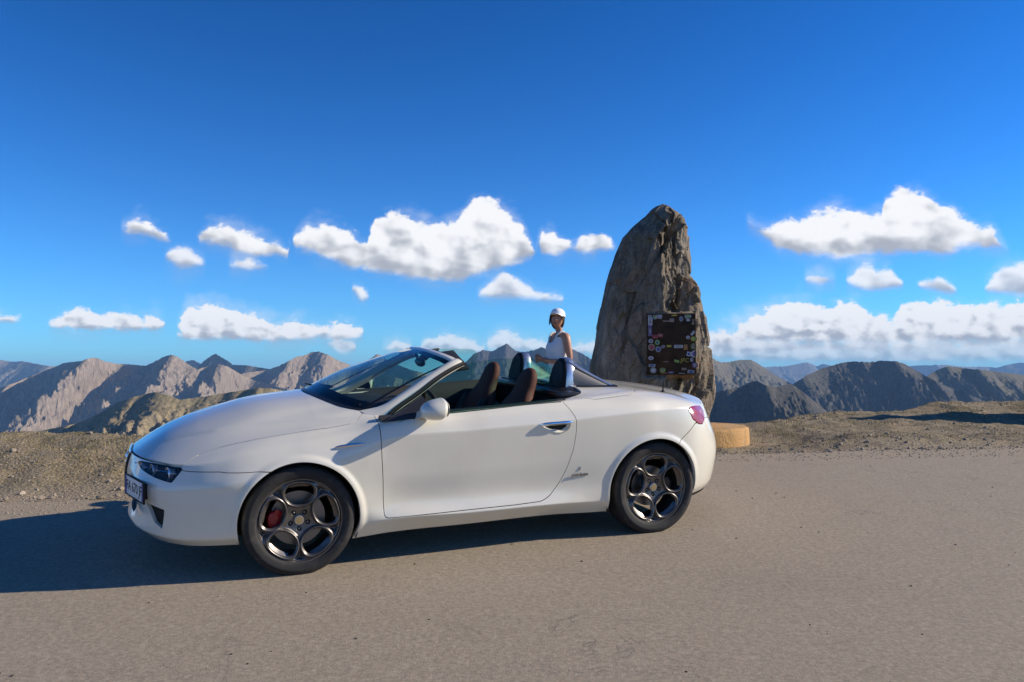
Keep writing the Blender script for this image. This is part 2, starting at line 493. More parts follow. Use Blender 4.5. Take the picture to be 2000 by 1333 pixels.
def grid_mesh(name, xs, ys, zf, mat, inside=None):
    X, Y = np.meshgrid(xs, ys, indexing='ij'); Z = zf(X, Y)
    V = np.stack([X, Y, Z], -1).reshape(-1, 3)
    nx, ny = X.shape
    I = np.arange(nx*ny).reshape(nx, ny)
    Q = np.stack([I[:-1, :-1], I[1:, :-1], I[1:, 1:], I[:-1, 1:]], -1).reshape(-1, 4)
    if inside is not None:
        k = inside(X, Y).reshape(-1)
        Q = Q[k[Q].all(1)]
        used = np.unique(Q); mp = np.zeros(len(V), int); mp[used] = np.arange(len(used)); V = V[used]; Q = mp[Q]
    o = mesh_tri(name, V, Q, None, mat)
    at_ = o.data.attributes.new('edge', 'FLOAT', 'POINT'); at_.data.foreach_set('value', (V[:, 1]-asphalt_y(V[:, 0])).astype(np.float32))
    return o

m_asphalt = material('worn_asphalt', rough=.9, spec=.25)
t = NT(m_asphalt)
big = t.noise(.55, 5, .6); mid = t.noise(7, 4, .6); fine = t.noise(105, 4, .8); spk = t.vor(210)
c = t.ramp(big, [(.3, (.275, .228, .163)), (.5, (.320, .265, .188)), (.72, (.358, .302, .216))])
c = t.mix(.55, c, t.ramp(mid, [(.3, (.252, .208, .148)), (.7, (.365, .308, .218))]))
c = t.mix(.74, c, t.ramp(fine, [(.32, (.10, .083, .066)), (.5, (.305, .252, .178)), (.72, (.59, .495, .36))]))
hue = t.noise(95, 2, .6)
c = t.mix(.28, c, t.ramp(hue, [(.35, (.38, .21, .17)), (.5, (.31, .26, .20)), (.65, (.22, .27, .20))]))
wear = t.noise(.22, 3, .55, stretch=(1, 2.6, 1)); c = t.mix(t.math('MULTIPLY', t.smooth(wear, .50, .66), .30), c, (.20, .170, .135))
blot = t.noise(2.4, 6, .68, dist=.5); c = t.mix(t.math('MULTIPLY', t.smooth(blot, .58, .70), .28), c, (.17, .143, .112))
coarse = t.noise(38, 3, .7); c = t.mix(.40, c, t.ramp(coarse, [(.3, (.145, .12, .088)), (.5, (.31, .257, .183)), (.7, (.515, .437, .318))]))
ston = t.smooth(spk, .10, .16)
c = t.mix(t.math('MULTIPLY', t.math('SUBTRACT', 1.0, ston), .35), c, (.60, .54, .48))
crk = t.smooth(t.noise(1.1, 8, .62, dist=.6), .495, .503); crk2 = t.smooth(t.noise(1.1, 8, .62, dist=.6), .507, .499)
crm = t.smooth(t.noise(.35, 3, .5), .50, .60)
c = t.mix(t.math('MULTIPLY', t.math('MULTIPLY', t.math('MULTIPLY', crk, crk2), crm), .8), c, (.10, .09, .08))
ea = t.n('ShaderNodeAttribute', attribute_name='edge'); du_ = t.math('ADD', ea.outputs['Fac'], t.math('MULTIPLY', t.math('SUBTRACT', mid, .5), 1.1))
c = t.mix(t.math('MULTIPLY', t.smooth(du_, -.95, .05), .75), c, t.mix(.5, (.335, .270, .185), t.ramp(fine, [(.3, (.20, .16, .11)), (.7, (.45, .365, .255))])))
t.base(c); t.bump(t.math('ADD', t.math('MULTIPLY', fine, .7), t.math('MULTIPLY', ston, .4)), .6, .007)

m_rubble = material('stony_turf', rough=.95, spec=.2)
t = NT(m_rubble)
big = t.noise(.8, 5, .62); mid = t.noise(3.5, 6, .65); fine = t.noise(40, 4, .7); peb = t.vor(34); pebc = t.vor(34, out='Color')
c = t.ramp(mid, [(.28, (.125, .105, .052)), (.45, (.225, .182, .105)), (.58, (.315, .250, .158)), (.75, (.40, .325, .225))])
c = t.mix(t.smooth(big, .40, .62), c, t.ramp(fine, [(.3, (.118, .096, .040)), (.5, (.24, .184, .096)), (.7, (.355, .272, .155))]))
c = t.mix(.45, c, t.ramp(fine, [(.3, (.085, .07, .042)), (.5, (.26, .21, .132)), (.72, (.50, .41, .30))]))
sx = t.n('ShaderNodeSeparateColor'); t.l(pebc, sx.inputs[0])
c = t.mix(t.math('MULTIPLY', t.math('MULTIPLY', t.smooth(peb, .45, .25), t.smooth(sx.outputs[0], .55, .7)), .7), c, t.mix(sx.outputs[1], (.20, .185, .165), (.44, .385, .31)))
ea = t.n('ShaderNodeAttribute', attribute_name='edge'); du_ = t.math('ADD', ea.outputs['Fac'], t.math('MULTIPLY', t.math('SUBTRACT', mid, .5), 1.0))
c = t.mix(t.math('MULTIPLY', t.smooth(du_, .85, -.05), .8), c, t.mix(.5, (.335, .270, .185), t.ramp(fine, [(.3, (.20, .16, .11)), (.7, (.45, .365, .255))])))
gr_ = t.noise(2.2, 6, .7, dist=.4); c = t.mix(t.math('MULTIPLY', t.math('MULTIPLY', t.smooth(gr_, .50, .64), t.smooth(ea.outputs['Fac'], .5, 1.4)), .72), c, t.mix(fine, (.070, .064, .026), (.195, .158, .072)))
t.base(c); t.bump(t.math('ADD', fine, t.math('MULTIPLY', peb, -.7)), .6, .025)

ground = grid_mesh('ground', np.arange(-16, 20.01, .062), np.concatenate([np.arange(5.5, 19, .062), np.arange(19, 40, .6)]), near_z, m_rubble,
                   inside=lambda x, y: y > asphalt_y(x)-.55+.0*x)
tag(ground, 'stony turf and gravel sloping up behind the parked car', kind='structure')
def edge_noise(x): return .10*fbm(x*1.3, 0.4, 0, 4)
asph = grid_mesh('asphalt', np.arange(-16, 20.01, .12), np.arange(-6, 13, .06), lambda x, y: plane_z(x, y)+.012, m_asphalt,
                 inside=lambda x, y: y < asphalt_y(x)+edge_noise(x)+.03*fbm(x*6, y*6, 0, 3))
tag(asph, 'pale worn asphalt the car is parked on', kind='structure')

# valley floor: one sheet out to the horizon
m_valley = material('valley_floor', rough=.95, spec=.1)
t = NT(m_valley); b = t.noise(.004, 6, .6)
t.base(t.ramp(b, [(.3, (.035, .042, .024)), (.55, (.085, .080, .045)), (.75, (.15, .13, .09))]))
def valley():
    rr = np.concatenate([[30], np.geomspace(60, 17500, 60)]); aa = np.linspace(-pi, pi, 180, endpoint=False)
    R, A = np.meshgrid(rr, aa, indexing='ij')
    X, Y = R*np.sin(A), R*np.cos(A)
    Z = -np.clip(30+R*.10, 30, 330)+20*fbm(X/600, Y/600, 0, 4)*np.clip(R/500, 0, 1)
    I = np.arange(R.size).reshape(R.shape); J = np.roll(I, -1, axis=1)
    Q = np.stack([I[:-1], J[:-1], J[1:], I[1:]], -1).reshape(-1, 4)
    return mesh_tri('valley', np.stack([X, Y, Z], -1).reshape(-1, 3), Q, None, m_valley)
tag(valley(), 'deep valley floor running out between the ranges', kind='structure')

# ---------------------------------------------------------------- mountains
def rock_material(name, lo, mid, hi, turf, turf_amt, sc):
    m = material(name, rough=.95, spec=.1)
    t = NT(m)
    a = t.noise(1/sc, 7, .62); b = t.noise(5/sc, 6, .65, stretch=(1, 1, .35)); g = t.noise(.45/sc, 4, .55)
    c = t.ramp(a, [(.30, lo), (.5, mid), (.70, hi)])
    c = t.mix(.5, c, t.ramp(b, [(.3, lo), (.5, mid), (.7, hi)]))
    k_ = t.noise(14/sc, 5, .7, stretch=(1, 1, .25)); c = t.mix(.45, c, t.ramp(k_, [(.36, tuple(x*.55 for x in lo)), (.5, mid), (.66, tuple(min(1, x*1.25) for x in hi))]))
    geo = t.n('ShaderNodeNewGeometry'); sp = t.n('ShaderNodeSeparateXYZ'); t.l(geo.outputs['Normal'], sp.inputs[0])
    flat = t.smooth(sp.outputs[2], .62, .92)
    tm = t.math('MULTIPLY', t.math('MULTIPLY', flat, t.smooth(g, .35, .62)), turf_amt)
    c = t.mix(tm, c, t.mix(a, turf, tuple(x*1.7 for x in turf)))
    t.base(c); t.bump(t.math('ADD', b, t.math('MULTIPLY', k_, .5)), .8, sc*.06)
    return m
R_TAN = rock_material('tan_rock', (.14, .110, .082), (.265, .208, .152), (.40, .315, .235), (.12, .105, .055), .55, 130)
R_OLIVE = rock_material('olive_slope', (.058, .053, .038), (.13, .112, .075), (.225, .19, .13), (.085, .080, .036), .75, 60)
R_DARK = rock_material('dark_rock', (.036, .036, .034), (.075, .069, .058), (.165, .138, .106), (.070, .068, .036), .7, 90)
R_TURF = rock_material('turf_slope', (.13, .105, .058), (.27, .212, .125), (.40, .32, .205), (.15, .13, .058), .6, 45)
R_SHADED = rock_material('shaded_rock', (.030, .030, .030), (.060, .056, .050), (.12, .105, .085), (.040, .045, .028), .6, 110)  # darker rock for the middle range, its shade and haze put into the colour
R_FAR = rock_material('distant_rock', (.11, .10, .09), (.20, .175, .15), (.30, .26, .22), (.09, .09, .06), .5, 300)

def mountain(label, R, px, mat, width, slope=.62, spur=.5, back=.7, seed=0, drop=None, na=420, nt=110, jag=1.0, wob=.10, fine=1.0):
    """a range whose skyline stands at distance R: px = (image column, image row) readings of its outline turned into bearings and heights"""
    px = sorted(px)
    xs = np.array([p[0] for p in px], float); ys = np.array([p[1] for p in px], float)
    bx = np.linspace(xs[0], xs[-1], na)
    by = np.interp(bx, xs, ys)
    w = np.array([.25, .5, .25]); by = np.convolve(np.pad(by, 1, mode='edge'), w, 'valid')
    B = (bx-1000)/1600                                     # tangent of the bearing
    H = EYE + (735-by)/1600*R                              # heights of the skyline
    lat = B*R
    depth0 = R*(1+wob*fbm(lat/(R*.10), seed*7.7, 0, 3))    # the crest wanders in depth
    Hs = EYE+(H-EYE)*depth0/R
    L = width                                              # horizontal length of the face towards us
    tf = np.concatenate([-np.linspace(1, 0, nt//3, endpoint=False)**1.4*L*.9, np.linspace(0, 1, nt)**1.25*L])
    T, LAT = np.meshgrid(tf, lat, indexing='ij')
    D0 = np.broadcast_to(depth0, T.shape); H0 = np.broadcast_to(Hs, T.shape)
    Y = D0-T
    X = LAT/R*D0 + 0*T
    s = R*.045
    warp = fbm(X/s*.6, Y/s*.6, seed+.5, 3)*.6
    f = np.clip(np.abs(T)/L, 0, 1)
    grow = sstep(.0, .35, f)*(1-.35*f)
    n1 = ridged(X/s+warp, Y/s*.42+seed*3.1+warp*.5, seed, 5, .52)-.62
    n2 = ridged(X/(s*.33)+warp, Y/(s*.33)*.5, seed+4.0, 4, .55)-.62
    n3 = fbm(X/(s*.12), Y/(s*.12), seed+8.0, 4)
    A = L*slope*spur
    n4 = ridged(X/(s*.13)+warp*2, Y/(s*.13)*.55, seed+6.0, 4, .6)-.6
    Z = H0 - np.where(T > 0, slope*(L*(1-(1-f)**1.25)*.9), back*np.abs(T)) + grow*(A*.62*n1+A*.30*n2*fine) + sstep(0, .10, f)*A*(.050*n4+.030*n3)*fine
    jn = (fbm(X/(s*.08), seed+1.1, 0, 4)*.9)*R*.0008*jag*np.exp(-(T/(L*.1))**2)
    Z = Z + jn
    nT, nA = T.shape
    I = np.arange(T.size).reshape(T.shape)
    Q = np.stack([I[:-1, :-1], I[1:, :-1], I[1:, 1:], I[:-1, 1:]], -1).reshape(-1, 4)
    o = mesh_tri('mountain', np.stack([X, Y, Z], -1).reshape(-1, 3), Q, None, mat)
    return tag(o, label, kind='structure')

mountain('pale blue distant range at the far left', 9000, [(-260,712),(-120,716),(-40,708),(0,703),(20,707),(45,706),(80,713),(105,716),(130,713),(165,722),(240,735),(330,750)], R_FAR, 1500, .5, .45, seed=1)
mountain('small far peak behind the left ridge', 6500, [(300,725),(345,712),(360,708),(376,703),(392,711),(430,730)], R_TAN, 700, .6, .4, seed=2, na=160)
mountain('dark pyramid peak behind the tan ridges', 5600, [(340,735),(385,719),(398,706),(410,697),(421,691),(432,698),(446,706),(455,713),(482,714),(526,721),(548,716),(620,735)], R_DARK, 800, .7, .5, seed=3, na=260)
mountain('rugged tan mountain range at the left', 4300, [(-320,760),(-200,742),(-90,752),(0,758),(30,748),(60,735),(110,716),(125,709),(145,707),(160,705),(180,699),(187,699),(205,706),(230,711),(265,713),(285,715),(300,708),(320,697),(335,693),(350,699),(366,711),(385,722),(405,716),(425,711),(445,716),(470,731),(500,745),(560,760)], R_TAN, 1000, .62, .62, seed=5, na=620, nt=150)
mountain('bare tan peak left of the windscreen', 4800, [(440,735),(500,726),(525,722),(548,714),(570,702),(582,697),(598,693),(610,688),(622,687),(640,693),(665,706),(690,716),(720,722),(760,735),(820,750)], R_TAN, 1100, .55, .5, seed=7, na=360, nt=130)
mountain('pointed peak at the edge of the windscreen', 6000, [(660,740),(700,717),(720,704),(737,691),(746,697),(765,708),(800,722),(850,735)], R_TAN, 800, .65, .5, seed=8, na=200)
mountain('blue jagged range behind the roll hoops', 5400, [(780,745),(860,728),(905,712),(925,692),(943,684),(962,687),(974,679),(990,671),(1004,684),(1020,689),(1044,684),(1060,678),(1078,690),(1098,684),(1115,681),(1135,690),(1152,700),(1180,712),(1230,720),(1300,722)], R_SHADED, 1100, .62, .55, seed=9, na=420, nt=130)
mountain('hazy blue range far off at the right', 13500, [(1380,735),(1440,722),(1500,717),(1532,716),(1560,711),(1576,708),(1596,716),(1606,711),(1618,713),(1650,722),(1720,726),(1778,716),(1810,714),(1845,713),(1880,717),(1930,717),(1945,719),(1980,710),(2000,709),(2060,716),(2140,708),(2260,720)], R_FAR, 2000, .42, .4, seed=11, na=420)
mountain('rounded brown mountain right of the standing stone', 4400, [(1180,735),(1300,722),(1360,705),(1392,700),(1406,708),(1422,708),(1442,704),(1467,703),(1486,714),(1515,734),(1545,750),(1600,775)], R_OLIVE, 1000, .60, .55, seed=12, na=300, nt=120)
mountain('broad dark mountain at the right', 3000, [(1470,800),(1530,762),(1552,748),(1576,733),(1606,720),(1640,710),(1665,706),(1700,708),(1722,705),(1750,706),(1766,711),(1786,722),(1806,734),(1840,752),(1900,775),(1960,800)], R_DARK, 760, .66, .6, seed=13, na=420, nt=140)
mountain('dark flat topped hill at the right edge', 3300, [(1740,770),(1780,748),(1810,735),(1830,723),(1850,716),(1900,721),(1950,727),(2000,733),(2080,728),(2180,742),(2300,736)], R_OLIVE, 760, .6, .55, seed=14, na=360, nt=120)
mountain('dark spur below the broad mountain', 1900, [(1240,790),(1330,772),(1390,768),(1440,758),(1466,747),(1478,744),(1492,752),(1515,757),(1538,750),(1548,752),(1580,776),(1605,797),(1640,822)], R_DARK, 420, .75, .5, seed=15, na=300, nt=110)
mountain('olive foothills left behind the bonnet', 1300, [(-260,850),(-120,838),(0,850),(80,842),(150,828),(200,806),(232,786),(262,776),(288,769),(304,766),(330,772),(352,781),(400,775),(440,768),(480,762),(506,758),(530,759),(562,765),(600,766),(660,764),(740,772),(860,768),(1000,790),(1120,835),(1180,870)], R_TURF, 330, .55, .5, seed=17, na=460, nt=110, wob=.06)

mountain('grey range beyond the left edge', 6000, [(-2600,735),(-2200,700),(-1900,712),(-1650,690),(-1400,706),(-1150,694),(-900,712),(-700,700),(-500,716),(-300,708),(-180,722)], R_TAN, 1400, .55, .5, seed=21, na=300, nt=70)
mountain('brown range beyond the right edge', 5200, [(2160,745),(2300,722),(2500,706),(2700,716),(2950,692),(3200,708),(3500,696),(3900,720),(4300,735)], R_OLIVE, 1300, .55, .5, seed=22, na=300, nt=70)

# ---------------------------------------------------------------- the air
haze_m = bpy.data.materials.new('thin_haze'); haze_m.use_nodes = True
ht = haze_m.node_tree; ht.nodes.clear()
pv = ht.nodes.new('ShaderNodeVolumePrincipled'); ho = ht.nodes.new('ShaderNodeOutputMaterial')
pv.inputs['Color'].default_value = (.34, .62, 1.0, 1); pv.inputs['Density'].default_value = 5.5e-5; pv.inputs['Anisotropy'].default_value = 0.0
ht.links.new(pv.outputs[0], ho.inputs['Volume'])
V, F = box((0, 0, -60), (36500, 36500, 730))
haze = mesh('haze', V, F, haze_m, None, None)
tag(haze, 'thin blue mountain air over the valleys', kind='stuff')
# ---------------------------------------------------------------- car body surface
# car space: X to the rear (front axle at 0), Y to the car's right, Z up, metres
CTRL = [
 # r0 bottom        r1 lip/sill        r2                 r3                 r4 crease          r5 shoulder        r6                 r7                 r8 opening
 [(-.87,0,.225),   (-.960,0,.300),    (-.915,0,.385),     (-.960,0,.52),     (-.957,0,.62),     (-.935,0,.690),    (-.755,0,.803),    (-.32,0,.950),     (.165,0,1.016)],
 [(-.85,.30,.225), (-.936,.30,.298),   (-.897,.30,.385),   (-.942,.30,.52),   (-.935,.30,.61),   (-.905,.30,.692),  (-.735,.28,.797),  (-.30,.26,.942),   (.190,.25,1.011)],
 [(-.79,.52,.218), (-.866,.54,.285),  (-.848,.55,.390),   (-.875,.55,.52),   (-.860,.55,.592),  (-.800,.55,.690),  (-.62,.50,.786),   (-.25,.45,.916),   (.245,.42,.992)],
 [(-.64,.70,.212), (-.698,.735,.265),  (-.705,.745,.40),  (-.705,.752,.52),  (-.690,.75,.585),  (-.640,.735,.686), (-.48,.67,.775),   (-.17,.58,.880),   (.300,.53,.975)],
 [(-.42,.80,.215), (-.440,.85,.27),   (-.440,.868,.40),  (-.435,.875,.52),  (-.425,.870,.62),  (-.395,.825,.725), (-.28,.755,.798),  (-.04,.66,.872),   (.350,.60,.967)],
 [(0,.82,.22),     (0,.872,.28),      (0,.897,.40),      (0,.908,.55),      (0,.900,.70),      (.0,.860,.785),    (.02,.79,.836),    (.14,.70,.888),    (.41,.648,.957)],
 [(.36,.80,.18),   (.36,.865,.28),    (.36,.885,.40),    (.36,.897,.58),    (.36,.897,.76),    (.36,.862,.838),   (.37,.80,.880),    (.40,.735,.915),   (.47,.68,.945)],
 [(.52,.80,.19),   (.52,.885,.295),   (.52,.868,.40),    (.52,.890,.58),    (.52,.904,.80),    (.52,.880,.865),   (.52,.845,.900),   (.53,.785,.915),   (.55,.72,.930)],
 [(1.1,.80,.195),  (1.1,.892,.29),    (1.1,.866,.40),    (1.1,.890,.58),    (1.1,.915,.832),   (1.1,.888,.905),   (1.1,.848,.946),   (1.1,.83,.951),    (1.1,.80,.950)],
 [(1.75,.80,.198), (1.75,.890,.29),   (1.75,.868,.40),   (1.75,.892,.60),   (1.75,.918,.858),  (1.75,.888,.935),  (1.75,.846,.981),  (1.75,.825,.987),  (1.75,.79,.987)],
 [(2.1,.80,.185),  (2.1,.872,.28),    (2.1,.885,.42),    (2.1,.903,.62),    (2.1,.918,.883),   (2.1,.882,.950),   (2.1,.815,1.000),  (2.05,.765,1.012), (1.96,.72,1.015)],
 [(2.5,.80,.20),   (2.5,.872,.30),    (2.5,.903,.45),    (2.5,.914,.68),    (2.5,.903,.900),   (2.5,.858,.965),   (2.47,.77,1.010),  (2.32,.68,1.036),  (2.00,.62,1.046)],
 [(2.86,.78,.22),  (2.87,.845,.30),   (2.88,.868,.45),   (2.88,.872,.66),   (2.86,.845,.885),  (2.84,.795,.937),  (2.77,.69,.980),   (2.5,.53,1.034),   (1.98,.46,1.062)],
 [(3.06,.68,.235), (3.09,.715,.31),   (3.118,.735,.48),  (3.110,.742,.62),  (3.06,.733,.78),  (3.02,.705,.893),  (2.92,.61,.950),   (2.60,.39,1.026),  (1.96,.30,1.070)],
 [(3.25,.40,.24),  (3.32,.41,.31),    (3.345,.41,.48),   (3.340,.41,.62),   (3.275,.41,.78),   (3.205,.40,.915),  (3.08,.34,.958),   (2.68,.20,1.026),  (1.95,.15,1.074)],
 [(3.33,0,.24),    (3.40,0,.31),      (3.440,0,.48),     (3.435,0,.62),     (3.355,0,.79),     (3.275,0,.925),    (3.14,0,.964),     (2.70,0,1.028),    (1.945,0,1.075)],
]
CTRL = np.array(CTRL, float)            # (16 stations, 9 rows, 3)
NST, NROW = 16, 9
FW, RW = (0.0, .335, .362), (2.487, .335, .366)      # wheel arches: x, z, radius

def _tang(P, t, axis0=True):
    """three point tangents, P (n,...,3) along axis 0, knots t (n)"""
    d = np.diff(P, axis=0) / np.diff(t)[:, None, None]
    h = np.diff(t)
    T = np.zeros_like(P)
    T[1:-1] = (d[:-1]*h[1:, None, None] + d[1:]*h[:-1, None, None]) / (h[:-1]+h[1:])[:, None, None]
    T[0], T[-1] = d[0], d[-1]
    return T, d
def _herm(P0, P1, T0, T1, h, s):
    s = s[:, None, None]
    return ((2*s**3-3*s**2+1)*P0 + (s**3-2*s**2+s)*h*T0 + (-2*s**3+3*s**2)*P1 + (s**3-s**2)*h*T1)

def body_grid(du=.011, dv=.011, creases=(1, 4, 5)):
    """right half (Y>=0) of the body as a dense grid; returns P (nu,nv,3), u (nu), v (nv)"""
    M = np.array([1, -1, 1])
    ext = np.concatenate([CTRL[2:0:-1]*M, CTRL, CTRL[-2:-4:-1]*M])
    L = np.linalg.norm(np.diff(ext, axis=0), axis=2)[:, 1:7].mean(1)
    t = np.concatenate([[0], np.cumsum(L)])
    T, _ = _tang(ext, t)
    us, rows = [], []
    for i in range(NST-1):
        k = i+2
        h = t[k+1]-t[k]
        n = max(4, int(round(h/du)))
        s = np.arange(n+(i == NST-2))/n
        rows.append(_herm(ext[k][None], ext[k+1][None], T[k][None], T[k+1][None], h, s))
        us.append(i+s)
    G = np.concatenate(rows); u = np.concatenate(us)           # (nu, 9, 3)
    G = np.swapaxes(G, 0, 1)                                   # rows first
    Lr = np.linalg.norm(np.diff(G, axis=0), axis=2).mean(1)
    t = np.concatenate([[0], np.cumsum(Lr)])
    T, d = _tang(G, t)
    vs, out = [], []
    for j in range(NROW-1):
        h = t[j+1]-t[j]
        n = max(4, int(round(h/dv)))
        s = np.arange(n+(j == NROW-2))/n
        T0 = T[j]; T1 = T[j+1]
        for c, w in CREASE.items():
            if j == c: T0 = T[j]*(1-w) + d[j]*w
            if j+1 == c: T1 = T[j+1]*(1-w) + d[j]*w
        out.append(_herm(G[j][None], G[j+1][None], T0[None], T1[None], h, s))
        vs.append(j+s)
    S = np.swapaxes(np.concatenate(out), 0, 1)
    return S, u, np.concatenate(vs)
# per row blend between a smooth and a sharp edge, varying along the stations
def _cw(pairs):
    return pairs
CREASE = {}
def set_crease(u):
    f = lambda xs, ys: np.interp(u, xs, ys)[:, None]
    CREASE.clip = None

def body_surface(du=.0095, dv=.0095):
    global CREASE
    CREASE = {}
    S, u, v = body_grid(du, dv)
    f = lambda xs, ys: np.interp(u, xs, ys)[:, None]
    CREASE = {1: f([0, 3, 5, 6.5, 7, 9.5, 10.2, 12, 15], [.9, .7, .2, .3, .9, .9, .1, .2, .8]),
              4: f([0, 3, 4, 5, 6.3, 7.2, 11, 12.2, 13, 15], [.6, .6, .1, 0, .1, .9, .8, .3, .2, .8]),
              5: f([0, 3.2, 4, 8, 12.5, 13.2, 15], [.8, .8, .15, 0, .1, .8, .9]),
              6: f([0, 6, 7, 9.5, 10.5, 15], [0, .1, .8, .8, .1, 0])}
    S, u, v = body_grid(du, dv)
    x, z = S[..., 0], S[..., 2]
    # the raised middle of the bonnet, its edge running from the lamp to the scuttle
    L = np.array([(-.80, .33), (-.685, .394), (-.454, .503), (-.218, .556), (.021, .622), (.20, .665), (.40, .72)])
    ye = np.interp(x, L[:, 0], L[:, 1])
    inn = np.clip((ye-S[..., 1])/.030+.35, 0, 1); inn = inn*inn*(3-2*inn)
    on = (u[:, None] < 6.2)*(z > .70)*np.clip((x+.80)/.25, 0, 1)*np.clip((.36-x)/.22, 0, 1)
    S[..., 2] += .0085*inn*on
    # rolled lips round the wheel arches
    for (cx, cz, r) in (FW, RW):
        d = np.hypot(x-cx, z-cz) - r
        w = np.clip(1-(d-.008)/.040, 0, 1); w = w*w*(3-2*w)
        S[..., 1] += np.where(z < .8, .011*w, 0)
    return S, u, v
def grid_normals(S):
    du = np.gradient(S, axis=0); dv = np.gradient(S, axis=1)
    N = np.cross(du, dv)
    n = np.linalg.norm(N, axis=2, keepdims=True); n[n == 0] = 1
    return N/n

# ---------------------------------------------------------------- car materials
m_paint = material('white_paint', (.77, .755, .72), .32, coat=1.0)
t = NT(m_paint); d = t.noise(1.6, 5, .6); g = t.noise(180, 2, .6)
t.base(t.mix(t.smooth(d, .48, .72), (.745, .705, .585), (.700, .655, .535)))
t.rough(t.math('ADD', .27, t.math('MULTIPLY', d, .14)))
m_black = material('black_plastic', (.010, .010, .010), .65, spec=.3)
m_satin = material('satin_black', (.018, .017, .018), .32)
m_rubber = material('tyre_rubber', (.016, .0155, .015), .78)
t = NT(m_rubber); d = t.noise(14, 5, .65); t.base(t.mix(t.smooth(d, .45, .8), (.015, .0145, .014), (.055, .048, .041))); t.bump(t.noise(300, 2), .1, .001)
m_rim = material('anthracite_alloy', (.2, .19, .185), .32, metal=.8)
t = NT(m_rim); d = t.noise(9, 4, .6); t.base(t.mix(t.smooth(d, .4, .75), (.175, .163, .152), (.125, .113, .10))); t.rough(t.math('ADD', .26, t.math('MULTIPLY', d, .2)))
m_chrome = material('chrome', (.80, .80, .80), .10, metal=1.0)
m_silver = material('brushed_silver', (.62, .62, .63), .28, metal=.9)
m_disc = material('brake_steel', (.23, .22, .215), .38, metal=1.0)
m_red = material('red_caliper', (.42, .012, .012), .38, coat=.4)
m_gold = material('gold_emblem', (.52, .40, .20), .35, metal=.8)
m_leather = material('dark_leather', (.030, .020, .018), .48)
t = NT(m_leather); t.base(t.mix(t.noise(6, 4), (.026, .018, .016), (.045, .030, .026))); t.bump(t.vor(220), .25, .002)
m_leather2 = material('brown_leather', (.145, .062, .044), .68, spec=.22)
t = NT(m_leather2); t.base(t.mix(t.noise(6, 4), (.135, .036, .026), (.20, .060, .043))); t.bump(t.vor(220), .25, .002)
m_dash = material('soft_dashboard', (.022, .021, .021), .6)
t = NT(m_dash); t.bump(t.vor(260), .25, .002)
m_fair_shaded = material('shaded_fairing', (.20, .185, .17), .5)  # white fairing greyed, the shade on its side put into the colour
m_glass = glass('green_glass', (.66, .88, .81))
m_wglass = glass('windscreen_glass', (.58, .78, .76))
m_clear = glass('clear_cover', (.95, .96, .96), .35)
m_lamp = material('lamp_bowl', (.72, .72, .73), .34, metal=.7)
m_tail = material('red_lens', (.40, .010, .018), .12, coat=1.0)
t = NT(m_tail); w = t.n('ShaderNodeTexWave', wave_type='BANDS', bands_direction='Z'); w.inputs['Scale'].default_value = 42; w.inputs['Distortion'].default_value = 2.0
t.l(t.pos(), w.inputs['Vector']); t.base(t.mix(w.outputs[1], (.24, .004, .010), (.48, .035, .05))); t.bump(w.outputs[1], .25, .004)
m_plate = material('plate_white', (.72, .72, .70), .4)
m_blue = material('plate_blue', (.012, .05, .30), .4)

# ---------------------------------------------------------------- car body panels, cut out of one surface
car = empty('convertible_car', tuple(CAR_P), CAR_R)
tag(car, 'white two seat convertible with its roof down on the asphalt', 'car')

S_, u_, v_ = body_surface()
nu, nv = len(u_), len(v_)
half = S_.reshape(nu, nv, 3)
left = half[::-1]*np.array([1, -1, 1])                    # mirrored: tail ... nose
G = np.concatenate([left[:-1], half[:-1]])                # closed ring: tail, left side, nose, right side
UU = np.concatenate([u_[::-1][:-1], u_[:-1]]); SIDE = np.concatenate([-np.ones(nu-1), np.ones(nu-1)])
nr = len(G)
dU = np.roll(G, -1, 0)-np.roll(G, 1, 0); dV = np.gradient(G, axis=1)
Nn = np.cross(dU, dV); Nn /= np.maximum(np.linalg.norm(Nn, axis=2, keepdims=True), 1e-9)
if (Nn[nr//4, :, 1]).mean() > 0: Nn = -Nn                 # the left side must face -Y
I = np.arange(nr*nv).reshape(nr, nv); J = np.roll(I, -1, 0)
BT = np.concatenate([np.stack([I[:, :-1], J[:, :-1], J[:, 1:]], -1).reshape(-1, 3), np.stack([I[:, :-1], J[:, 1:], I[:, 1:]], -1).reshape(-1, 3)])
fn = np.cross(G.reshape(-1, 3)[BT[:, 1]]-G.reshape(-1, 3)[BT[:, 0]], G.reshape(-1, 3)[BT[:, 2]]-G.reshape(-1, 3)[BT[:, 0]])
if (fn*Nn.reshape(-1, 3)[BT[:, 0]]).sum() < 0: BT = BT[:, ::-1]
# columns: x y z  nx ny nz  u v side
BA = np.concatenate([G.reshape(-1, 3), Nn.reshape(-1, 3), np.repeat(UU, nv)[:, None], np.tile(v_, nr)[:, None], np.repeat(SIDE, nv)[:, None]], 1)

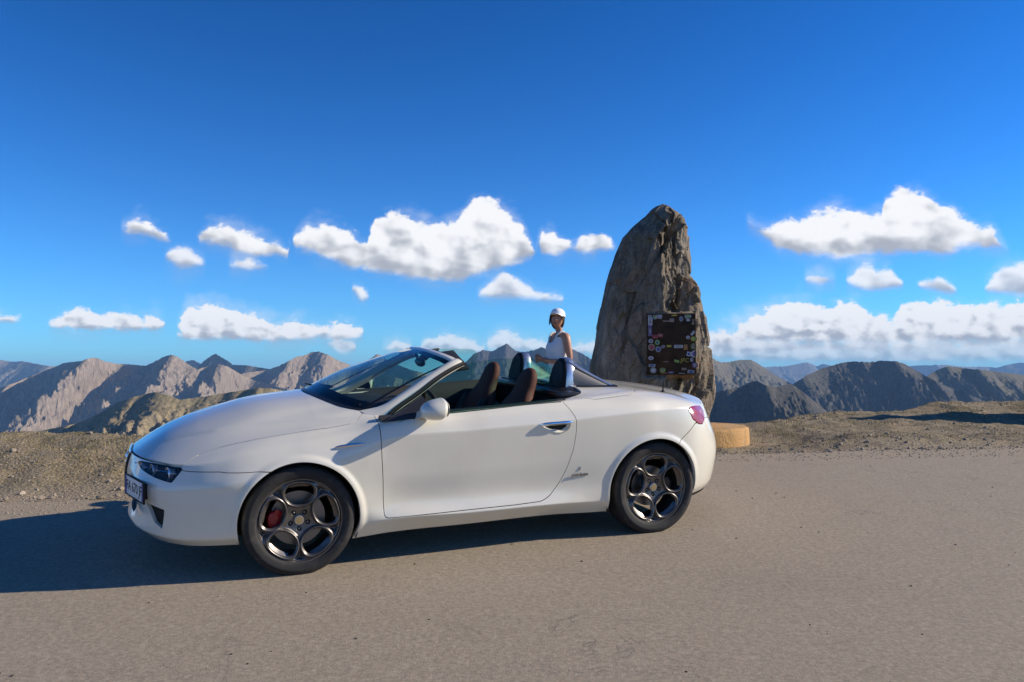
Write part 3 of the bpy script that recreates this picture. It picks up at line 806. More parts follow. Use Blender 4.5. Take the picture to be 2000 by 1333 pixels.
def clip(A, T, f):
    """keep the part of the triangles where the field f (one value per vertex) is positive"""
    s = f[T] > 0; n = s.sum(1)
    keep = [T[n == 3]]; newA = [A]; base = len(A)
    one = T[n == 1]; so = s[n == 1]; two = T[n == 2]; st = s[n == 2]
    r1 = so.argmax(1) if len(so) else np.zeros(0, int); r2 = (~st).argmax(1) if len(st) else np.zeros(0, int)
    roll = lambda Q, r: np.stack([Q[np.arange(len(Q)), (r+k) % 3] for k in range(3)], 1) if len(Q) else Q.reshape(0, 3)
    one = roll(one, r1); two = roll(two, r2)
    E = np.concatenate([one[:, [0, 1]], one[:, [0, 2]], two[:, [0, 1]], two[:, [0, 2]]])
    if len(E):
        E.sort(axis=1)
        key = E[:, 0].astype(np.int64)*len(A)+E[:, 1]
        uq, inv = np.unique(key, return_inverse=True)
        a, b = uq//len(A), uq % len(A)
        w = (f[a]/(f[a]-f[b]))[:, None]
        X = A[a]*(1-w)+A[b]*w
        n_ = X[:, 3:6]; X[:, 3:6] = n_/np.maximum(np.linalg.norm(n_, axis=1, keepdims=True), 1e-9)
        newA.append(X); inv = inv+base
        k1, k2 = len(one), len(two)
        p, q, r_, t_ = inv[:k1], inv[k1:2*k1], inv[2*k1:2*k1+k2], inv[2*k1+k2:]
        keep += [np.stack([one[:, 0], p, q], 1), np.stack([two[:, 1], two[:, 2], t_], 1), np.stack([two[:, 1], t_, r_], 1)]
    T2 = np.concatenate(keep); A2 = np.concatenate(newA)
    used = np.unique(T2); mp = np.zeros(len(A2), int); mp[used] = np.arange(len(used))
    return A2[used], mp[T2]
def sdf(P, poly):
    """signed distance to a closed polygon, positive inside"""
    Q = np.array(poly, float); d = np.full(len(P), 1e9); ins = np.zeros(len(P), bool)
    for a, b in zip(Q, np.roll(Q, -1, 0)):
        e = b-a
        if e@e < 1e-12: continue
        w = P-a; h = np.clip((w@e)/(e@e), 0, 1)
        d = np.minimum(d, np.linalg.norm(w-h[:, None]*e, axis=1))
        c1 = P[:, 1] >= a[1]; c2 = P[:, 1] < b[1]; cr = e[0]*w[:, 1]-e[1]*w[:, 0] > 0
        ins ^= (c1 & c2 & cr) | (~c1 & ~c2 & ~cr)
    return np.where(ins, d, -d)
def rounded(poly, r=.02, n=5):
    Q = [np.array(p, float) for p in poly]; out = []
    for i, p in enumerate(Q):
        a, b = Q[i-1], Q[(i+1) % len(Q)]
        ra = min(r, np.linalg.norm(a-p)*.45); rb = min(r, np.linalg.norm(b-p)*.45)
        A_ = p+(a-p)/np.linalg.norm(a-p)*ra; B_ = p+(b-p)/np.linalg.norm(b-p)*rb
        for s in np.linspace(0, 1, n): out.append((1-s)**2*A_+2*s*(1-s)*p+s*s*B_)
    return out
DOOR = rounded([(.492, 1.2), (.486, .87), (.489, .75), (.505, .53), (.515, .305), (1.0, .309), (1.40, .313), (1.60, .320), (1.665, .352), (1.735, .43), (1.782, .52), (1.826, .66), (1.842, .80), (1.838, .87), (1.812, .917), (1.768, .98), (1.74, 1.2)], .03)
HOOD = [(-1.2, -.0), (-1.2, .30), (-.90, .40), (-.72, .66), (-.640, .725), (-.56, .690), (-.436, .698), (-.265, .725), (-.057, .747), (.185, .763), (.33, .762), (.375, .74), (.405, .70), (.44, .655), (.8, .60), (.8, 0)]
HOOD = HOOD+[(x, -y) for x, y in HOOD[::-1]]
BOOT = [(2.47, 0), (2.47, .50), (2.52, .57), (3.0, .60), (3.6, .60), (3.6, 0)]; BOOT = BOOT+[(x, -y) for x, y in BOOT[::-1]]
TONN = [(1.8, 0), (1.8, .78), (1.93, .80), (1.965, .823), (2.03, .833), (2.32, .802), (2.40, .755), (2.445, .66), (2.455, 0)]; TONN = TONN+[(x, -y) for x, y in TONN[::-1]]
LAMP = [(1.28, 4.74), (1.5, 4.86), (2.0, 4.93), (2.5, 4.955), (2.94, 4.93), (3.02, 4.8), (2.9, 4.08), (2.4, 4.22), (1.66, 4.46)]
INTAKE = [(2.08, 2.52), (2.78, 2.24), (2.70, 1.36), (2.42, 1.62)]
TAIL = [(11.76, 3.95), (11.95, 4.35), (12.3, 4.70), (12.74, 4.96), (12.86, 4.6), (12.62, 3.95), (12.3, 3.56), (12.05, 3.50), (11.86, 3.62)]
RECESS = rounded([(1.560, .842), (1.805, .850), (1.782, .806), (1.735, .782), (1.64, .797)], .02)
def fields(A):
    x, y, z, u, v, s = A[:, 0], A[:, 1], A[:, 2], A[:, 6], A[:, 7], A[:, 8]
    F = {}
    F['arch'] = np.minimum(*[np.hypot(x-cx, z-cz)-r for cx, cz, r in (FW, RW)])
    F['arch'] = np.where((np.abs(y) > .5), F['arch'], .2)
    F['door'] = np.where((u > 5.5) & (u < 10.5), sdf(A[:, [0, 2]], DOOR), -.5)
    F['hood'] = np.minimum(np.where(u < 7, sdf(A[:, :2], HOOD), -.5), (v-5.02)*.10)
    F['boot'] = np.minimum(np.where(u > 10, sdf(A[:, :2], BOOT), -.5), (v-4.25)*.13)
    F['tonneau'] = np.minimum(np.where(u > 8.9, sdf(A[:, :2], TONN), -.5), (v-5.4)*.06)
    F['fbump'] = np.where(u < 5, (np.interp(u, [0, 2.95, 3.02, 3.88, 4.51, 5], [4.985, 4.985, 4.76, 4.42, 3.96, 3.6])-v)*.12, -.5)
    F['rbump'] = np.where(u > 11.25, np.minimum((np.interp(u, [11.2, 11.51, 11.76, 11.93, 12.3, 12.62, 13, 15], [2.4, 3.0, 3.3, 3.52, 3.62, 3.95, 4.24, 4.24])-v)*.15, .5), -.5)
    uv = A[:, [6, 7]]*np.array([.27, .10])
    F['lamp'] = sdf(uv, np.array(LAMP)*[.27, .10])
    F['intake'] = sdf(uv, np.array(INTAKE)*[.27, .10])
    F['grille'] = np.minimum(.95-u, .5)*.25; F['grille'] = np.minimum(F['grille'], np.minimum(v-1.45, 2.35-v)*.10)
    F['tail'] = sdf(A[:, [6, 7]]*np.array([.30, .13]), np.array(TAIL)*[.30, .13])
    F['recess'] = np.where((u > 7) & (u < 10), sdf(A[:, [0, 2]], RECESS), -.5)
    F['valance'] = np.where(u > 11.9, np.minimum((.42-v)*.08, (u-11.9)*.3), -.5)
    return F
def cut(A, T, steps):
    for key, sign, off in steps:
        f = fields(A)[key]*sign-off
        A, T = clip(A, T, f)
    return A, T
def rim(A, T, depth):
    """turn the cut edges inwards so that a panel has a thickness"""
    E = np.concatenate([T[:, [0, 1]], T[:, [1, 2]], T[:, [2, 0]]])
    k = np.sort(E, 1); key = k[:, 0].astype(np.int64)*len(A)+k[:, 1]
    uq, inv, cnt = np.unique(key, return_inverse=True, return_counts=True)
    B = E[cnt[inv] == 1]
    vs = np.unique(B); mp = {v: i for i, v in enumerate(vs)}
    P = A[vs, :3]; Nn_ = A[vs, 3:6]
    bi = np.array([[mp[a], mp[b]] for a, b in B])
    nr_ = np.zeros_like(P)
    fnn = np.cross(P[bi[:, 1]]-P[bi[:, 0]], Nn_[bi[:, 0]])
    np.add.at(nr_, bi[:, 0], fnn); np.add.at(nr_, bi[:, 1], fnn)
    nr_ /= np.maximum(np.linalg.norm(nr_, axis=1, keepdims=True), 1e-9)
    V2 = np.concatenate([P, P-Nn_*depth]); N2 = np.concatenate([nr_, nr_])
    m = len(P); a, b = bi[:, 0], bi[:, 1]
    T2 = np.concatenate([np.stack([b, a, a+m], 1), np.stack([b, a+m, b+m], 1)])
    return np.concatenate([A[:, :3], V2]), np.concatenate([A[:, 3:6], N2]), np.concatenate([T, T2+len(A)])
def panel(name, A, T, mat, depth=.014, off=0.0, parent=car):
    A = A.copy(); A[:, :3] += A[:, 3:6]*off
    if depth: V, N, T = rim(A, T, depth)
    else: V, N = A[:, :3], A[:, 3:6]
    return mesh_tri(name, V, T, N, mat, parent)
g = .0024
holes = [('lamp', -1, 0), ('intake', -1, 0), ('grille', -1, 0), ('tail', -1, .001)]
A0, T0 = cut(BA, BT, [('arch', 1, 0)])
A, T = cut(A0, T0, holes+[('door', -1, g), ('hood', -1, g), ('boot', -1, g), ('tonneau', -1, g), ('fbump', -1, g), ('rbump', -1, g)])
panel('body', A, T, m_paint, .022)
A, T = cut(A0, T0, [('fbump', 1, g), ('hood', -1, g)]+holes[:3]); panel('front_bumper', A, T, m_paint, .03)
A, T = cut(A0, T0, [('rbump', 1, g), ('valance', -1, 0), ('tail', -1, .001)]); panel('rear_bumper', A, T, m_paint, .03)
A, T = cut(A0, T0, [('valance', 1, 0)]); panel('rear_valance', A, T, m_black, .02)
A, T = cut(BA, BT, [('hood', 1, g)]); panel('bonnet', A, T, m_paint, .016)
A, T = cut(BA, BT, [('boot', 1, g)]); panel('boot_lid', A, T, m_paint)
A, T = cut(BA, BT, [('tonneau', 1, g)]); panel('roof_cover', A, T, m_paint)
AD, TD = cut(BA, BT, [('door', 1, g)])
doors = {}
for s in (-1, 1):
    A, T = clip(AD, TD, AD[:, 8]*s)
    A2, T2 = cut(A, T, [('recess', -1, 0)])
    doors[s] = panel('door', A2, T2, m_paint, .016)
    # the finger recess under the handle
    A3, T3 = cut(A, T, [('recess', 1, 0)])
    dd = np.clip(fields(A3)['recess'], 0, 1)
    A3[:, 1] -= s*.030*sstep(0, .022, dd)
    fnr = np.zeros((len(A3), 3)); tri = A3[T3][:, :, :3]; fq = np.cross(tri[:, 1]-tri[:, 0], tri[:, 2]-tri[:, 0])
    for k in range(3): np.add.at(fnr, T3[:, k], fq)
    A3[:, 3:6] = fnr/np.maximum(np.linalg.norm(fnr, axis=1, keepdims=True), 1e-9)
    panel('handle_recess', A3, T3, m_paint, 0, 0, doors[s])
    path = smooth_path([(1.560, s*.914, .843), (1.60, s*.934, .850), (1.69, s*.941, .855), (1.78, s*.936, .857), (1.812, s*.918, .856)], 16)
    h = tube(path, [.006, .010, .0125, .013, .013, .013, .013, .013, .013, .013, .013, .013, .013, .0125, .011, .006], 10)
    h = ([(x, y, .852+(z-.852)*.8) for x, y, z in h[0]], h[1])
    mesh('handle', *h, m_chrome, doors[s])
    pz = [(1.575, .838), (1.64, .797), (1.735, .783), (1.782, .806), (1.800, .845)]
    mesh('recess_trim', *tube(smooth_path([(x, s*.9135, z) for x, z in pz], 20), .0028, 6), m_chrome, doors[s])
# what shows in the gaps
A, T = clip(BA, BT, fields(BA)['arch']+.004)
A = A.copy(); A[:, :3] -= A[:, 3:6]*.021
mesh_tri('inner_shell', A[:, :3], T, A[:, 3:6], m_black, car)

def patch(field, off, sign=1, extra=0.0):
    A, T = cut(BA, BT, [(field, sign, extra)])
    return A, T
# ---- lights
for s in (-1, 1):
    A, T = patch('lamp', 0, 1, -.004); A, T = clip(A, T, A[:, 8]*s)
    lamp = panel('headlight', A, T, m_black, 0, -.075)                      # the dark bowl behind
    B_, BT_ = patch('lamp', 0, 1, .0006); B_, BT_ = clip(B_, BT_, B_[:, 8]*s)
    panel('lens', B_, BT_, m_clear, .003, -.001, lamp)
    V, N, T2 = rim(B_, BT_, .085)
    mesh_tri('bowl', V, T2[len(BT_):], N, m_black, lamp)
    for (px, py, pz, r) in ((-.862, .44, .636, .030), (-.805, .555, .637, .035), (-.722, .668, .632, .037)):
        c = Vector((px+.014, s*(py-.008), pz))
        M = Matrix.Translation(c) @ Vector((-1, s*.25, 0)).to_track_quat('Z', 'Y').to_matrix().to_4x4()
        b = mesh('projector', *join(lathe([(r*1.0, -.05), (r*1.03, .012), (r*1.10, .016), (r*1.10, .024), (r*.98, .024), (r*.86, .010), (r*.5, -.006), (0.0001, -.012)], 24, M)), m_lamp, lamp)
        mesh('bulb_glass', *xform(ellipsoid((0, 0, 0), (r*.55, r*.55, r*.5), 16, 10), M), m_chrome, b)
    bar = smooth_path([(-.905, s*.36, .658), (-.84, s*.475, .645), (-.775, s*.59, .642), (-.675, s*.722, .640)], 14)
    mesh('lamp_bar', *tube(bar, .004, 6), m_chrome, lamp)
    A, T = patch('tail', 0, 1, .003); A, T = clip(A, T, A[:, 8]*s)
    tl = panel('tail_light', A, T, m_tail, .03, .003)
# ---- shield grille on the nose
def shield(name, k, off, mat, inner=None):
    A, T = clip(BA, BT, np.where(BA[:, 6] < 3, .3, -.3))
    poly = [(-.150*k, .655+.035*k), (.150*k, .655+.035*k), (.135*k, .57), (.075*k, .44), (0, .375-.03*(k-1)*5), (-.075*k, .44), (-.135*k, .57)]
    A, T = clip(A, T, sdf(A[:, 1:3], poly)); A, T = clip(A, T, (5.15-A[:, 7]))
    if inner:
        q = [(-.150*inner, .655+.035*inner), (.150*inner, .655+.035*inner), (.135*inner, .57), (.075*inner, .45), (0, .395), (-.075*inner, .45), (-.135*inner, .57)]
        A, T = clip(A, T, -sdf(A[:, 1:3], q))
    return panel(name, A, T, mat, .008, off)
gr = shield('shield_grille', 1.0, .006, m_satin)
fr = shield('grille_frame', 1.06, .013, m_chrome, .88); fr.parent = gr
for k, z in enumerate(np.linspace(.46, .65, 6)):
    w = np.interp(z, [.40, .44, .57, .68], [.03, .07, .12, .125])
    mesh('grille_bar', *tube(smooth_path([(np.interp(abs(y), [0, .3], [-.967, -.948]), y, z) for y in np.linspace(-w, w, 5)], 8), .005, 6), m_chrome, gr)
# ---- number plate
PC = Vector((-.895, -.447, .525)) + Vector((-.965, -.263, 0))*.022 - Vector((-.263, .965, 0))*.030; PD = Vector((-.290, .957, 0)).normalized(); PN = Vector((-.957, -.290, 0)).normalized()
PM = Matrix((( -PD.x, 0, PN.x, PC.x), (-PD.y, 0, PN.y, PC.y), (0, 1, PN.z, PC.z), (0, 0, 0, 1)))
PM = PM @ Matrix.Rotation(radians(0), 4, 'X')
if (PM.to_3x3()).determinant() < 0: print('plate matrix mirrored')
V, F = box((0, 0, 0), (.362, .112, .006), .002)
plate = mesh('number_plate', *xform((V, F), PM), m_plate, car)
for x in (-.165, .165):
    mesh('blue_band', *xform(box((x, 0, .0036), (.028, .106, .001)), PM), m_blue, plate)
fr_ = [box((0, .060, 0), (.374, .006, .012), .002), box((0, -.060, 0), (.374, .006, .012), .002), box((-.184, 0, 0), (.009, .128, .012), .002), box((.184, 0, 0), (.009, .128, .012), .002)]
bx_ = mesh('plate_holder', *xform(box((0, 0, -.018), (.290, .090, .03), .004), PM), m_black, plate)
mesh('plate_frame', *xform(join(*fr_), PM), m_black, plate)
text_mesh('FA 670 JF', .086, m_black, 'lettering', plate, PM @ Matrix.Translation((0, 0, .0035)), .0006, space=.92)
text_mesh('I', .03, m_plate, 'lettering', plate, PM @ Matrix.Translation((-.165, -.03, .0045)), .0004)

# ---- wheels
def wheel(cx, cy, side, front):
    e = empty('wheel'); e.parent = car; e.location = (cx, cy, .335)
    M = Matrix.Rotation(radians(90)*(1 if side < 0 else -1), 4, 'X')
    prof = [(.246, .083), (.254, .104), (.268, .1125), (.292, .1155), (.300, .1170), (.303, .1150), (.314, .1135), (.326, .104), (.333, .088), (.335, .070), (.3355, .046), (.329, .044), (.329, .036), (.336, .034), (.336, .010), (.329, .008), (.329, -.008), (.336, -.010)]
    prof = prof+[(r, -h) for r, h in prof[::-1]]
    mesh('tyre', *lathe(prof, 72, M), m_rubber, e, 50)
    lip = [(.2585, .090), (.2600, .098), (.2570, .104), (.2480, .1035), (.2430, .096), (.2400, .080), (.226, .045), (.221, .0), (.222, -.09), (.246, -.105), (.256, -.10)]
    rimo = mesh('rim', *lathe(lip, 72, M), m_rim, e, 50)
    # the five hole face
    nr2, na2 = 80, 400
    r = np.linspace(.004, .2425, nr2); a = np.linspace(0, 2*pi, na2, endpoint=False)
    R, A2 = np.meshgrid(r, a, indexing='ij')
    best = np.full(R.shape, 9.0)
    for k in range(5):
        th = pi/2+k*2*pi/5
        rho = R*np.cos(A2-th); tau = R*np.sin(A2-th)
        w = .084*(1+1.9*(rho-.165)); w = np.clip(w, .05, .094)
        val = (np.abs(tau/w)**2.3+np.abs((rho-.160)/.064)**2.3)**(1/2.3)
        val = np.where(rho > 0, val, 9)
        best = np.minimum(best, (val-1)*.065)
    H = .078+.012*sstep(.10, .24, R)-.012*np.exp(-(R/.06)**2)
    H = H+.016*np.exp(-((best-.0095)/.0085)**2)-.018*sstep(.016, .034, best)*sstep(.13, .19, R)*(1-sstep(.222, .238, R)) - .006*sstep(.012, .022, best)*(1-sstep(.12, .17, R))
    H = H+.004*sstep(.228, .240, R)
    for k in range(5):                                                   # wheel bolts in their wells
        th = pi/2+(k+.5)*2*pi/5; d = np.hypot(R*np.cos(A2)-.054*cos(th), R*np.sin(A2)-.054*sin(th))
        H = H-.016*sstep(.0145, .0115, d)
    X = np.stack([R*np.cos(A2), R*np.sin(A2), H], -1)
    da = np.roll(X, -1, 1)-np.roll(X, 1, 1); dr = np.gradient(X, axis=0)
    N = np.cross(dr, da); N /= np.maximum(np.linalg.norm(N, axis=2, keepdims=True), 1e-9)
    I2 = np.arange(R.size).reshape(R.shape); J2 = np.roll(I2, -1, 1)
    T = np.concatenate([np.stack([I2[:-1], I2[1:], J2[1:]], -1).reshape(-1, 3), np.stack([I2[:-1], J2[1:], J2[:-1]], -1).reshape(-1, 3)])
    Rm = np.array(M.to_3x3())
    A_ = np.concatenate([X.reshape(-1, 3)@Rm.T, N.reshape(-1, 3)@Rm.T, np.zeros((R.size, 3))], 1)
    A_, T = clip(A_, T, best.reshape(-1))
    V, N2, T = rim(A_, T, .045)
    mesh_tri('spokes', V, T, N2, m_rim, rimo)
    mesh('hub_cap', *lathe([(.030, .060), (.030, .074), (.027, .078), (.0001, .079)], 32, M), m_silver, rimo)
    mesh('hub_emblem', *lathe([(.022, .078), (.022, .0802), (.0001, .0806)], 24, M), m_gold, rimo)
    bolts = [lathe([(.008, .05), (.008, .066), (.0055, .068), (.0001, .068)], 6, M @ Matrix.Translation((.054*cos(pi/2+(k+.5)*2*pi/5), .054*sin(pi/2+(k+.5)*2*pi/5), 0))) for k in range(5)]
    for b in bolts: mesh('wheel_bolt', *b, m_disc, rimo)
    mesh('brake_disc', *join(lathe([(.06, .012), (.165 if front else .146, .012), (.165 if front else .146, -.014), (.06, -.014)], 56, M), lathe([(.085, .012), (.08, .045), (.03, .046)], 40, M)), m_disc, e)
    th0 = (pi if side < 0 else pi) if front else 0
    sec = []
    for th in np.linspace(th0-.50, th0+.42, 9):
        q = 1-.35*abs((th-th0)/.5)**4
        ring = []
        for (rr, hh) in ((.098, -.03), (.176*q+.0, -.035), (.186*q, .0), (.178*q, .040), (.150, .052), (.105, .040)):
            ring.append(tuple(M @ Vector((rr*cos(th)*(1 if side < 0 else 1), rr*sin(th), hh))))
        sec.append(ring)
    mesh('brake_caliper', *loft(sec), m_red if front else m_satin, e, 40)
    return e
for cx, ty, fr2 in ((0, .772, True), (2.510, .770, False)):
    for s in (-1, 1): wheel(cx, s*ty, s, fr2)
# wheel housings and floor pan
for (cx, cz, r) in (FW, RW):
    for s in (-1, 1):
        rings = []
        for y in (.50, .70, .845):
            rings.append([(cx+(r+.012)*cos(a), s*y, cz+(r+.012)*sin(a)) for a in np.linspace(-.12 if cx > 1 else -.40, pi+.40, 40)])
        V, F = loft(rings, False, False)
        n0 = len(V); V = V+[(cx, s*.50, cz)]; F = F+[(n0, i, i+1) for i in range(39)]
        mesh('wheel_housing', V, F, m_black, car)
mesh('floor_pan', *join(box((1.25, 0, .215), (3.9, 1.0, .06)), box((1.25, 0, .215), (1.70, 1.58, .05))), m_black, car)

# ---- windscreen, its frame
r8 = S_[:, -1, :]
ub = np.linspace(0, 5.2, 40)
bot = np.stack([np.interp(ub, u_, r8[:, k]) for k in range(3)], 1)
bot = np.concatenate([bot[::-1]*[1, -1, 1], bot[1:]])
TOPC = np.array([(.985, 0, 1.313), (.992, .2, 1.307), (1.015, .4, 1.289), (1.040, .50, 1.272), (1.066, .558, 1.252)])
sl = np.linspace(-1, 1, len(bot))
arc = np.concatenate([[0], np.cumsum(np.linalg.norm(np.diff(bot, axis=0), axis=1))]); sl = arc/arc[-1]*2-1
tp = np.stack([np.interp(np.abs(sl), [0, .35, .7, .88, 1], TOPC[:, k])*(np.sign(sl) if k == 1 else 1) for k in range(3)], 1)
tt = np.linspace(0, 1, 26)
WS = bot[None]*(1-tt)[:, None, None]+tp[None]*tt[:, None, None]
nb = np.array([-.42, 0, .9]); WS = WS+nb*(.034*4*tt*(1-tt))[:, None, None]*(1-.55*np.abs(sl)**3)[None, :, None]
def sheet(P):
    n, m = P.shape[:2]; I2 = np.arange(n*m).reshape(n, m)
    return P.reshape(-1, 3), np.stack([I2[:-1, :-1], I2[:-1, 1:], I2[1:, 1:], I2[1:, :-1]], -1).reshape(-1, 4)
ws = mesh('windscreen', *sheet(WS), m_wglass, car, 180)
# black ceramic border of the glass and the scuttle at its foot
def edge_strip(P, w):
    return P
bw = .035
inner = WS.copy()
strip = []
nrmW = nb/np.linalg.norm(nb)
def sub(P, a0, a1, b0, b1, n=26, m=60):
    ti = np.linspace(a0, a1, n)*(P.shape[0]-1); si = np.linspace(b0, b1, m)*(P.shape[1]-1)
    f = lambda q, L: (np.clip(q.astype(int), 0, L-2), q-np.clip(q.astype(int), 0, L-2))
    i, fi = f(ti, P.shape[0]); j, fj = f(si, P.shape[1])
    a = P[i][:, j]*(1-fi)[:, None, None]+P[i+1][:, j]*fi[:, None, None]; b = P[i][:, j+1]*(1-fi)[:, None, None]+P[i+1][:, j+1]*fi[:, None, None]
    return a*(1-fj)[None, :, None]+b*fj[None, :, None]
for a0, a1, b0, b1 in ((.93, 1, 0, 1), (0, .13, 0, 1), (.13, .93, 0, .030), (.13, .93, .970, 1)):
    mesh('glass_border', *sheet(sub(WS, a0, a1, b0, b1)-nrmW*.004), m_satin, ws, 180)
sc_ = [bot+np.array([-.004, 0, .004]), bot*np.array([1, .97, 1])+np.array([.085, 0, .030])]
mesh('scuttle', *sheet(np.array(sc_)), m_satin, car, 180)
# header rail over the glass
hy = np.linspace(-1, 1, 41)
hp = np.stack([np.interp(np.abs(hy), [0, .35, .7, .88, 1], TOPC[:, k])*(np.sign(hy) if k == 1 else 1) for k in range(3)], 1)
rings = [[tuple(p+np.array(d)) for d in ((-.006, 0, -.004), (.004, 0, .012), (.030, 0, .016), (.062, 0, .006), (.070, 0, -.012), (.040, 0, -.028), (.004, 0, -.020))] for p in hp]
frame = mesh('windscreen_frame', *loft(rings), m_paint, car, 40)
rings = [[tuple(p+np.array(d)) for d in ((.060, 0, .008), (.080, 0, .004), (.086, 0, -.014), (.060, 0, -.034), (.030, 0, -.030))] for p in hp*np.array([1, 1.03, 1])]
mesh('header_seal', *loft(rings), m_black, frame, 40)
OUT = [(.500, .745, .880), (.528, .74, .897), (.589, .725, .951), (.779, .680, 1.066), (.958, .640, 1.178), (1.085, .607, 1.236), (1.135, .580, 1.250)]
INN = [(.405, .650, .955), (.551, .660, .986), (.667, .640, 1.047), (.868, .598, 1.164), (1.000, .567, 1.232), (1.062, .553, 1.262), (1.085, .535, 1.268)]
for s in (-1, 1):
    o_ = np.array(smooth_path(OUT, 26)); i_ = np.array(smooth_path(INN, 26))
    rings = []
    for a, b in zip(o_, i_):
        d = b-a; n = np.cross(d, [.85, 0, .5]); n /= np.linalg.norm(n); n = n if n[1] > 0 else -n
        up = np.array([-.3, .35, .85]); n = up-d*(up@d)/(d@d); n /= np.linalg.norm(n)
        rg = [a, a+d*.2+n*.010, a+d*.5+n*.016, a+d*.82+n*.010, b, b-n*.02+np.array([.03, -.01, -.01]), a-n*.035+np.array([.02, -.02, 0])]
        rings.append([tuple(p*np.array([1, s, 1])) for p in rg])
    mesh('pillar', *loft(rings), m_paint, frame, 40)
    rings = [[tuple((a+np.array(d))*np.array([1, s, 1])) for d in ((.0, .004, .004), (.022, .006, -.006), (.030, -.012, -.018), (.004, -.02, -.012))] for a in o_]
    mesh('pillar_seal', *loft(rings), m_black, frame, 40)
    mesh('sun_visor', *xform(box((0, 0, 0), (.10, .36, .016), .006), Matrix.Translation((1.165, s*.33, 1.245)) @ Matrix.Rotation(.30*s*-1, 4, 'X') @ Matrix.Rotation(-.12, 4, 'Y')), m_dash, frame)
# inside mirror
im = mesh('inside_mirror', *join(ellipsoid((1.01, 0, 1.215), (.022, .115, .034), 20, 10), tube([(1.0, 0, 1.225), (.985, 0, 1.262), (.97, 0, 1.29)], .012, 8)), m_satin, frame)
# wipers
for (p0, p1, p2) in (((.31, -.18, 1.012), (.33, -.44, .992), (.43, -.60, .978)), ((.27, .40, 1.015), (.255, .12, 1.030), (.30, -.20, 1.040))):
    wp = mesh('wiper', *tube([(p0[0], p0[1], p0[2]), ((p0[0]+p2[0])/2-.01, (p0[1]+p2[1])/2, (p0[2]+p2[2])/2+.014), p2], [.010, .008, .005], 8), m_satin, car)
    mesh('wiper_blade', *tube([(p1[0]-.03, p1[1]+.18, p1[2]+.02), (p1[0]-.012, p1[1], p1[2]+.026), (p2[0]-.01, p2[1]-.02, p2[2]+.012)], .006, 6), m_black, wp)
